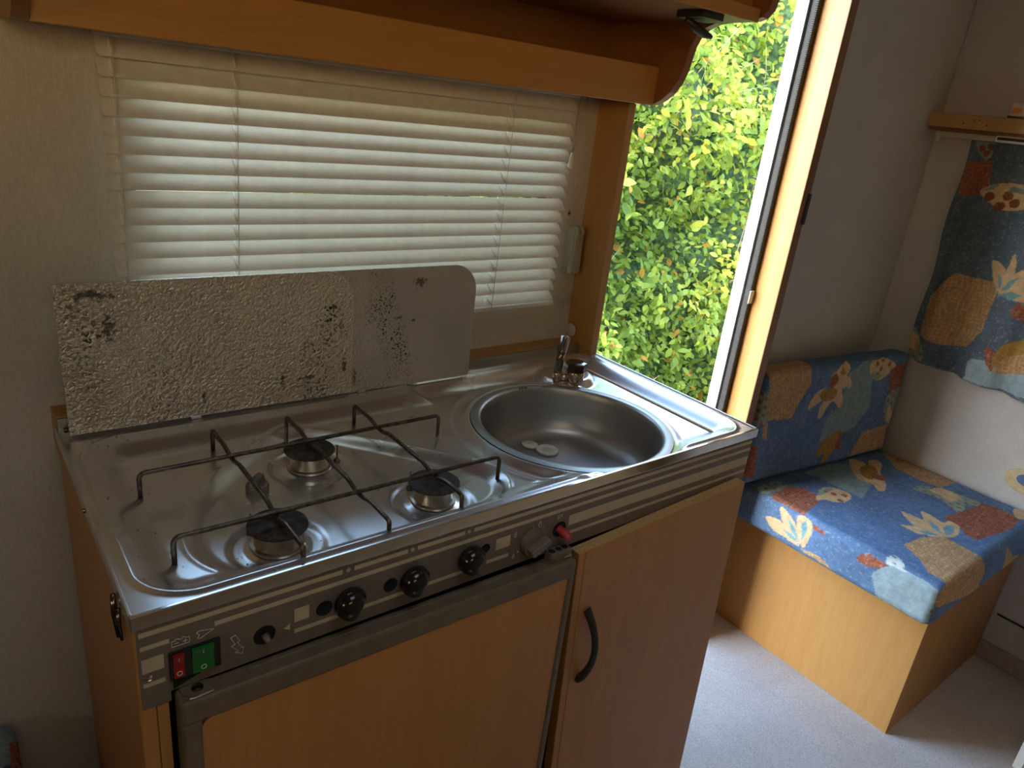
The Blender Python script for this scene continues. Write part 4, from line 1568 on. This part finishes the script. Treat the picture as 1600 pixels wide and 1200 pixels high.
V, F, raw, nr = rounded_block(BL_, BT_, BH_, .016, .0030, .0035, .0006)
loc = V + np.array([BL_ / 2, BT_ / 2, BH_ / 2])
Rn = np.array(Rb)
W = loc @ Rn.T + np.array(P0)
bk = pydata('back_cushion', W, F, 'fabric', None, True)
tag(bk, 'blue leaf-print back cushion standing on the seat against the wall', 'cushion')
u = loc[:, 0].copy(); v = loc[:, 2].copy()
lf = nr[:, 0] < -.7; tp_ = nr[:, 2] > .7
u[lf] = -loc[lf, 1]
v[tp_] = BH_ + loc[tp_, 1]
paint(bk.data, u, v, bmot, BLUE)

# ---- curtain
CXp = XR - .030
CY0, CY1 = .333, -.40
CZ0, CZ1 = .835, 1.462


def Kq(P):
    return [onX((x * .36697 + 1400, y * .36697 + 200), CXp)[1:] for x, y in P]


def kp(P, c):
    return ('p', smooth_poly(Kq(P), c), c)


def kd(x, y, r, c):
    a = Kq([(x, y)])[0]
    return ('c', (a[0], a[1], r), c)


BROWN = (.25, .085, .035)
CB = (.110, .155, .205)
kmot = [
    kp([(300, 140), (415, 140), (395, 285), (260, 285)], RUST),
    kp([(335, 55), (425, 50), (410, 120), (380, 140), (350, 110)], PGREEN), kd(365, 85, .009, BROWN), kd(405, 80, .009, BROWN), kd(383, 108, .009, BROWN),
    kp([(360, 270), (410, 245), (470, 235), (545, 245), (600, 290), (545, 345), (450, 350), (400, 315)], CREAM),
    kp([(365, 268), (410, 247), (450, 238), (420, 262)], PGREEN), kp([(470, 270), (500, 250), (545, 262), (580, 285), (520, 280)], PGREEN),
    kd(402, 292, .012, BROWN), kd(476, 290, .012, BROWN), kd(441, 332, .012, BROWN), kd(500, 322, .012, BROWN),
    kp([(255, 618), (430, 660), (435, 700), (370, 865), (290, 935), (180, 920), (95, 880), (140, 715)], TAN),
    kp([(405, 565), (465, 595), (470, 640), (440, 695), (410, 650)], CREAM),
    kp([(510, 535), (515, 600), (480, 680), (445, 690), (470, 620)], CREAM),
    kp([(545, 605), (600, 640), (590, 720), (540, 745), (440, 705), (480, 650)], CREAM),
    kp([(435, 620), (460, 650), (445, 690), (436, 660)], TEAL), kp([(530, 635), (480, 690), (450, 690), (490, 650)], TEAL), kp([(440, 710), (490, 695), (540, 715), (490, 735)], TEAL),
    kp([(490, 780), (515, 745), (545, 750), (600, 790), (545, 830), (500, 810)], RUST),
    kp([(300, 1050), (330, 980), (545, 1040), (700, 1080), (700, 1200), (545, 1150), (310, 1075)], PGREY),
    kp([(380, 940), (395, 925), (430, 960), (410, 1040), (385, 1000)], RUST),
    kp([(410, 1010), (450, 930), (545, 905), (600, 920), (545, 960), (450, 1010)], MUST),
    kp([(410, 1040), (460, 980), (545, 965), (600, 1000), (545, 1050), (450, 1052)], TAN),
    kp([(15, 985), (60, 850), (90, 880), (120, 930), (110, 1000)], DGREEN),
    kp([(30, 935), (60, 870), (90, 890), (105, 920), (80, 975), (60, 940)], CREAM),
]
nyc, nzc = 300, 250
yy, zz = np.meshgrid(np.linspace(CY0, CY1, nyc), np.linspace(CZ0, CZ1, nzc), indexing='ij')
fall = (CZ1 - zz) / (CZ1 - CZ0)
xx = CXp + .015 * np.sin(yy * 44 + .6 * np.sin(zz * 5)) * (.35 + .65 * fall) + .005 * np.sin(yy * 97 + 1 + zz * 2) * fall
edge = np.exp(-((yy - CY0) / .03) ** 2)
yyw = yy + edge * .004 * np.sin(zz * 21 + .6) - .010 * fall * edge
zzw = zz + (1 - fall) * 0 - fall * .022 * np.clip((yy - CY0) / (CY1 - CY0) * 2.0, 0, 2)
V = np.stack([xx.ravel(), yyw.ravel(), zzw.ravel()], 1)
Vb = V + np.array([.0015, 0, 0])
idx = np.arange(nyc * nzc).reshape(nyc, nzc)
qf = np.stack([idx[:-1, :-1], idx[1:, :-1], idx[1:, 1:], idx[:-1, 1:]], -1).reshape(-1, 4)
cur = pydata('curtain', V, qf, 'fabric', None, True)
tag(cur, 'blue leaf-print curtain hanging on the end wall over the bench', 'curtain')
paint(cur.data, V[:, 1], V[:, 2], kmot, CB)
sol = cur.modifiers.new('cloth_thickness', 'SOLIDIFY')
sol.thickness = .0015

# curtain track and shelf board
SBX = XR - .075
ct_ = thing('curtain_track', (XR - .03, .1, 1.462), 'cream and silver curtain track under the wooden shelf board', 'curtain track')
box('track', XR - .045, XR - .015, .255, .425, 1.4635, 1.478, 'cream', ct_, .002, 2)
tr2 = box('silver_cover', XR - .062, XR - .012, -.75, .262, 1.4628, 1.4795, 'white_frame', ct_, .001, 1)
box('dark_slot', XR - .0632, XR - .061, -.75, .258, 1.4685, 1.4755, 'black_matt', tr2)
bm = bmesh.new()
e0 = onX((1458, 213), XR - .04)
add_lathe(bm, [(.005, .010), (.006, .006), (.006, -.004), (.003, -.010)], (XR - .032, .420, 1.460), 'z', 12, True, True)
bm_obj('end_stop', bm, 'cream', ct_, True)
sb = thing('shelf_board', (XR - .04, -.1, 1.4795), 'narrow plywood shelf board fixed to the end wall over the curtain', 'shelf')
sbm = box('board', SBX, XR - .0008, -.80, .4425, 1.4875, 1.5230, 'wood_pale', sb, .0012, 1)
for k_ in range(3):
    box('ply_layer', SBX + .004 + k_ * .002, XR - .002, -.80, .436, 1.4800 + .0025 * k_, 1.4822 + .0025 * k_, 'wood_dark', sb)
for pxy in ((1505, 193), (1523, 188), (1530, 188), (1542, 196)):
    a = onX(pxy, SBX)
    lathe('board_screw', [(.0001, .0008), (.0016, .0007), (.0022, 0)], (SBX - .0001, a[1], a[2]), 'chrome_dark', sbm, '-x', 12, False, False)
jb = thing('junction_box', (XR - .04, .17, 1.5232), 'cream plastic box with orange sticker standing on the shelf board', 'box')
a = onX((1577, 178), SBX + .004)
box('case', SBX + .004, XR - .008, a[1] - .11, a[1], 1.5236, 1.5620, 'cream', jb, .004, 2)
b_ = onX((1588, 173), SBX + .002)
box('orange_sticker', SBX + .0028, SBX + .0040, b_[1] - .012, b_[1] + .010, 1.5360, 1.5480, 'orange', jb)
box('case_foot', SBX + .0005, SBX + .020, a[1] - .11, a[1] + .002, 1.5236, 1.5290, 'chrome_dark', jb, .001, 1)

# cream and blue fitting on the end wall
a = onX((1594, 752), XR - .006)
wf = thing('wall_fitting', (XR - .003, float(a[1]) - .02, float(a[2])), 'cream oval wall fitting with a blue centre above the seat', 'wall fitting')
bm = bmesh.new()
ov, ov2 = [], []
ocy, ocz = float(a[1]) - .022, float(a[2]) + .004
for t in np.linspace(0, 2 * math.pi, 40, endpoint=False):
    ov.append((ocy + .062 * math.cos(t), ocz + .036 * math.sin(t)))
    ov2.append((ocy - .008 + .040 * math.cos(t), ocz + .006 + .019 * math.sin(t)))
add_prism(bm, ov, lambda u_, v_, w: (XR - .0008 - w, u_, v_), .012)
rim = bm_obj('rim', bm, 'tan', wf)
bv = rim.modifiers.new('soft_edge', 'BEVEL'); bv.width = .005; bv.segments = 3
bm = bmesh.new()
add_prism(bm, ov2, lambda u_, v_, w: (XR - .0125 - w, u_, v_), .0012)
bm_obj('centre', bm, 'blue_glass', wf)

# ---- cushion corner at the far left, low down by the wall
lc_ = onY((20, 1150), YW - .05)
V, F, raw, nr = rounded_block(.42, .50, .11, .02, .006, .004, .0006)
W = V + np.array([float(lc_[0]) - .21 + .004, YW - .26, float(lc_[2]) - .055])
lcu = pydata('seat_cushion', W, F, 'fabric', None, True)
tag(lcu, 'dark blue printed cushion low down beside the hob end of the cabinet', 'cushion')
cu = W[:, 0]; cv = W[:, 1] + W[:, 2]
lx, lz = float(lc_[0]), float(lc_[2])
paint(lcu.data, cu, W[:, 2] + W[:, 1], [('c', (lx - .02, lz + YW - .05, .05), PGREEN), ('p', np.array([(lx - .008, lz + .33), (lx + .03, lz + .33), (lx + .03, lz + .385), (lx - .008, lz + .385)]), RUST)], (.06, .10, .17))
lb = box('bench_box', float(lc_[0]) - .42, float(lc_[0]) - .004, YW - .50, YW - .002, FLOOR, float(lc_[2]) - .118, 'wood_z', None, .002, 1)
tag(lb, 'beech bench base under the dark blue cushion left of the cabinet', 'bench')

# ---- pale upright panel at the right-hand edge of the view
e0 = onZ((1581, 1197), FLOOR)
pn = thing('pale_cabinet', (2.0, -.50, FLOOR), 'pale laminate cabinet end standing on the carpet opposite the bench', 'cabinet')
box('end_panel', float(e0[0]) + .004, float(e0[0]) + .30, float(e0[1]) - .018, float(e0[1]), FLOOR, .52, 'panel_white', pn, .001, 1)
box('edge_strip', float(e0[0]), float(e0[0]) + .0038, float(e0[1]) - .018, float(e0[1]) + .0004, FLOOR, .52, 'white_frame', pn)
box('body', float(e0[0]) + .004, float(e0[0]) + .30, float(e0[1]) - .40, float(e0[1]) - .0185, FLOOR, .515, 'panel_white', pn)

# ================================================================== OUTSIDE
GROUND = -.38
struct(box('ground', -6, 9, YO + .2, 9, GROUND - .1, GROUND, 'ground'))
struct(box('ground_under', -6, 9, -7, YO + .2, GROUND - .1, GROUND, 'ground'))

hx0, hx1 = .85, 4.3


def hedge_front(x):
    return 1.72 - .17 * (x - .8)


hd = thing('hedge', (2.4, 1.7, GROUND), 'sunlit yellow-green leafy hedge outside the open door', 'hedge')


def lumpy(x, z):
    return (.10 * np.sin(x * 5.1 + 1.3 * np.sin(z * 3.7)) * np.sin(z * 4.3 + .9 * np.sin(x * 3.1))
            + .055 * np.sin(x * 13 + 2 * np.sin(z * 8)) * np.sin(z * 11 + 1.7 * np.sin(x * 7)))


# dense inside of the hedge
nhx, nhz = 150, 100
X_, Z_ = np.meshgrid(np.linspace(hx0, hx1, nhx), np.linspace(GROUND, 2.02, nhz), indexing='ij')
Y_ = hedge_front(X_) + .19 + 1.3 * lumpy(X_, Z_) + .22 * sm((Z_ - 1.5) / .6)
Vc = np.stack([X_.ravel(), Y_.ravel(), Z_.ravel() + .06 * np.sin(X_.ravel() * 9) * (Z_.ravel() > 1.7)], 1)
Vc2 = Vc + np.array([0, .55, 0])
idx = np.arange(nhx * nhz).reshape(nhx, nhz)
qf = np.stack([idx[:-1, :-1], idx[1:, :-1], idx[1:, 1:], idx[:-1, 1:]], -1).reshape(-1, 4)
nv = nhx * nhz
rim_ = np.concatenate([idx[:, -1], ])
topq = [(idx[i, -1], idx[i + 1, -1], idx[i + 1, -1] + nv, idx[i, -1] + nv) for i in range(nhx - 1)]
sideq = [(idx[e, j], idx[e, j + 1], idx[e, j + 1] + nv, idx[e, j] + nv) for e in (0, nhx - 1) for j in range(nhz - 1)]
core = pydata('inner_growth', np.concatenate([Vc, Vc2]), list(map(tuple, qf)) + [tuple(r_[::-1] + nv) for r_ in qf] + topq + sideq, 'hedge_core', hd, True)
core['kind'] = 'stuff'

# leaf outline (unit length), slightly folded along the midrib
LV = np.array([(0, 0, 0), (.22, .20, .05), (.55, .27, .07), (.82, .15, .03), (1.0, 0, -.04), (.82, -.15, .03), (.55, -.27, .07), (.22, -.20, .05), (.5, 0, 0)], float)
LF = [(0, 8, 1), (1, 8, 2), (2, 8, 3), (3, 8, 4), (4, 8, 5), (5, 8, 6), (6, 8, 7), (7, 8, 0)]


def rand_rot(n, up_bias=1.0):
    """frames: leaf points outward and hanging, blade roughly facing the sky and the caravan"""
    nrm = RNG.normal(size=(n, 3)) * .62 + np.array([-.25, -.55, .62])
    nrm /= np.linalg.norm(nrm, axis=1)[:, None]
    d = RNG.normal(size=(n, 3)) + np.array([0, -.5, -.5])
    d -= nrm * (d * nrm).sum(1)[:, None]
    d /= np.linalg.norm(d, axis=1)[:, None]
    s_ = np.cross(nrm, d)
    return d, s_, nrm


def hedge_points(n, x0, x1, z0, z1, deep):
    x = RNG.uniform(x0, x1, n)
    z = RNG.uniform(z0, z1, n)
    clump = lumpy(x, z)
    y = hedge_front(x) + clump * 1.5 + .22 * sm((z - 1.5) / .6) + RNG.exponential(.06, n) * deep - .03
    return np.stack([x, y, z], 1), clump


def tint(n, z, clump, x):
    """sun and shade painted as tint: yellower right, high and on bulges; some turning orange"""
    t = .40 + .22 * np.clip(-clump * 5, -1, 1) + .16 * np.clip((x - 2.1) / .6, -1, 1) + .12 * np.clip((z - .6) / .9, -1, 1) + RNG.normal(size=n) * .15  # place terms stand in for sun and shade across the hedge
    t = np.clip(t, .02, .92)
    o_ = RNG.random(n) < .03
    t[o_] = .985
    return t


pts, clump = hedge_points(36000, hx0, hx1, GROUND + .02, 2.14, 1.5)
n = len(pts)
size = RNG.uniform(.024, .048, n) * np.where(RNG.random(n) < .08, 1.5, 1)
d, s_, nrm = rand_rot(n)
Wv = pts[:, None, :] + size[:, None, None] * (LV[None, :, 0:1] * d[:, None] + LV[None, :, 1:2] * s_[:, None] + LV[None, :, 2:3] * nrm[:, None])
Fv = (np.array(LF)[None] + (np.arange(n) * 9)[:, None, None]).reshape(-1, 3)
me = bpy.data.meshes.new('foliage')
me.vertices.add(n * 9)
me.vertices.foreach_set('co', Wv.astype(np.float32).ravel())
me.loops.add(len(Fv) * 3)
me.loops.foreach_set('vertex_index', Fv.astype(np.int32).ravel())
me.polygons.add(len(Fv))
me.polygons.foreach_set('loop_start', np.arange(0, len(Fv) * 3, 3, dtype=np.int32))
me.polygons.foreach_set('loop_total', np.full(len(Fv), 3, dtype=np.int32))
me.update(calc_edges=True)
at_ = me.attributes.new('tint', 'FLOAT', 'POINT')
at_.data.foreach_set('value', np.repeat(tint(n, pts[:, 2], clump, pts[:, 0]), 9).astype(np.float32))
fo = finish('foliage', me, 'leaf', hd, True)
fo['kind'] = 'stuff'

# the nearest, largest leaves one by one
leaf_me = []
for i, tv in enumerate((.30, .45, .60, .72, .85, .99)):
    lm = bpy.data.meshes.new('leaf')
    lm.from_pydata([tuple(p) for p in LV], [], LF)
    lm.materials.append(M['leaf'])
    at_ = lm.attributes.new('tint', 'FLOAT', 'POINT')
    at_.data.foreach_set('value', np.full(9, tv, np.float32))
    lm.polygons.foreach_set('use_smooth', [True] * len(LF))
    leaf_me.append(lm)
nl = 290
pts, clump = hedge_points(nl, 1.55, 3.2, -.1, 1.95, .1)
pts[:, 1] -= .05
d, s_, nrm = rand_rot(nl)
tv = tint(nl, pts[:, 2], clump, pts[:, 0])
for i in range(nl):
    k_ = 5 if tv[i] > .95 else int(np.clip((tv[i] - .2) / .13, 0, 4))
    o = bpy.data.objects.new('leaf', leaf_me[k_])
    COL.objects.link(o)
    o.parent = hd
    sz = random.uniform(.036, .060)
    m4 = Matrix.Identity(4)
    for r_ in range(3):
        m4[r_][0], m4[r_][1], m4[r_][2] = d[i][r_] * sz, s_[i][r_] * sz, nrm[i][r_] * sz
        m4[r_][3] = pts[i][r_] - hd.location[r_]
    o.matrix_local = m4
# bare twigs
bm = bmesh.new()
for i in range(130):
    x = random.uniform(1.2, 3.4)
    z = random.uniform(-.2, 1.7)
    y = hedge_front(x) + float(lumpy(x, z)) * 1.4 + .02
    p = Vector((x, y + .05, z))
    dv = Vector((random.uniform(-.6, .6), random.uniform(-.5, -.1), random.uniform(.2, 1))).normalized()
    ln_ = random.uniform(.15, .38)
    pts_ = [p + dv * ln_ * t + Vector((0, 0, -.04 * t * t)) + Vector((random.uniform(-.012, .012), random.uniform(-.012, .012), 0)) for t in (0, .33, .66, 1)]
    r0 = random.uniform(.002, .0045)
    add_tube(bm, pts_, [r0, r0 * .8, r0 * .6, r0 * .3], 5)
tw = bm_obj('twigs', bm, 'twig', hd, True)
tw['kind'] = 'stuff'
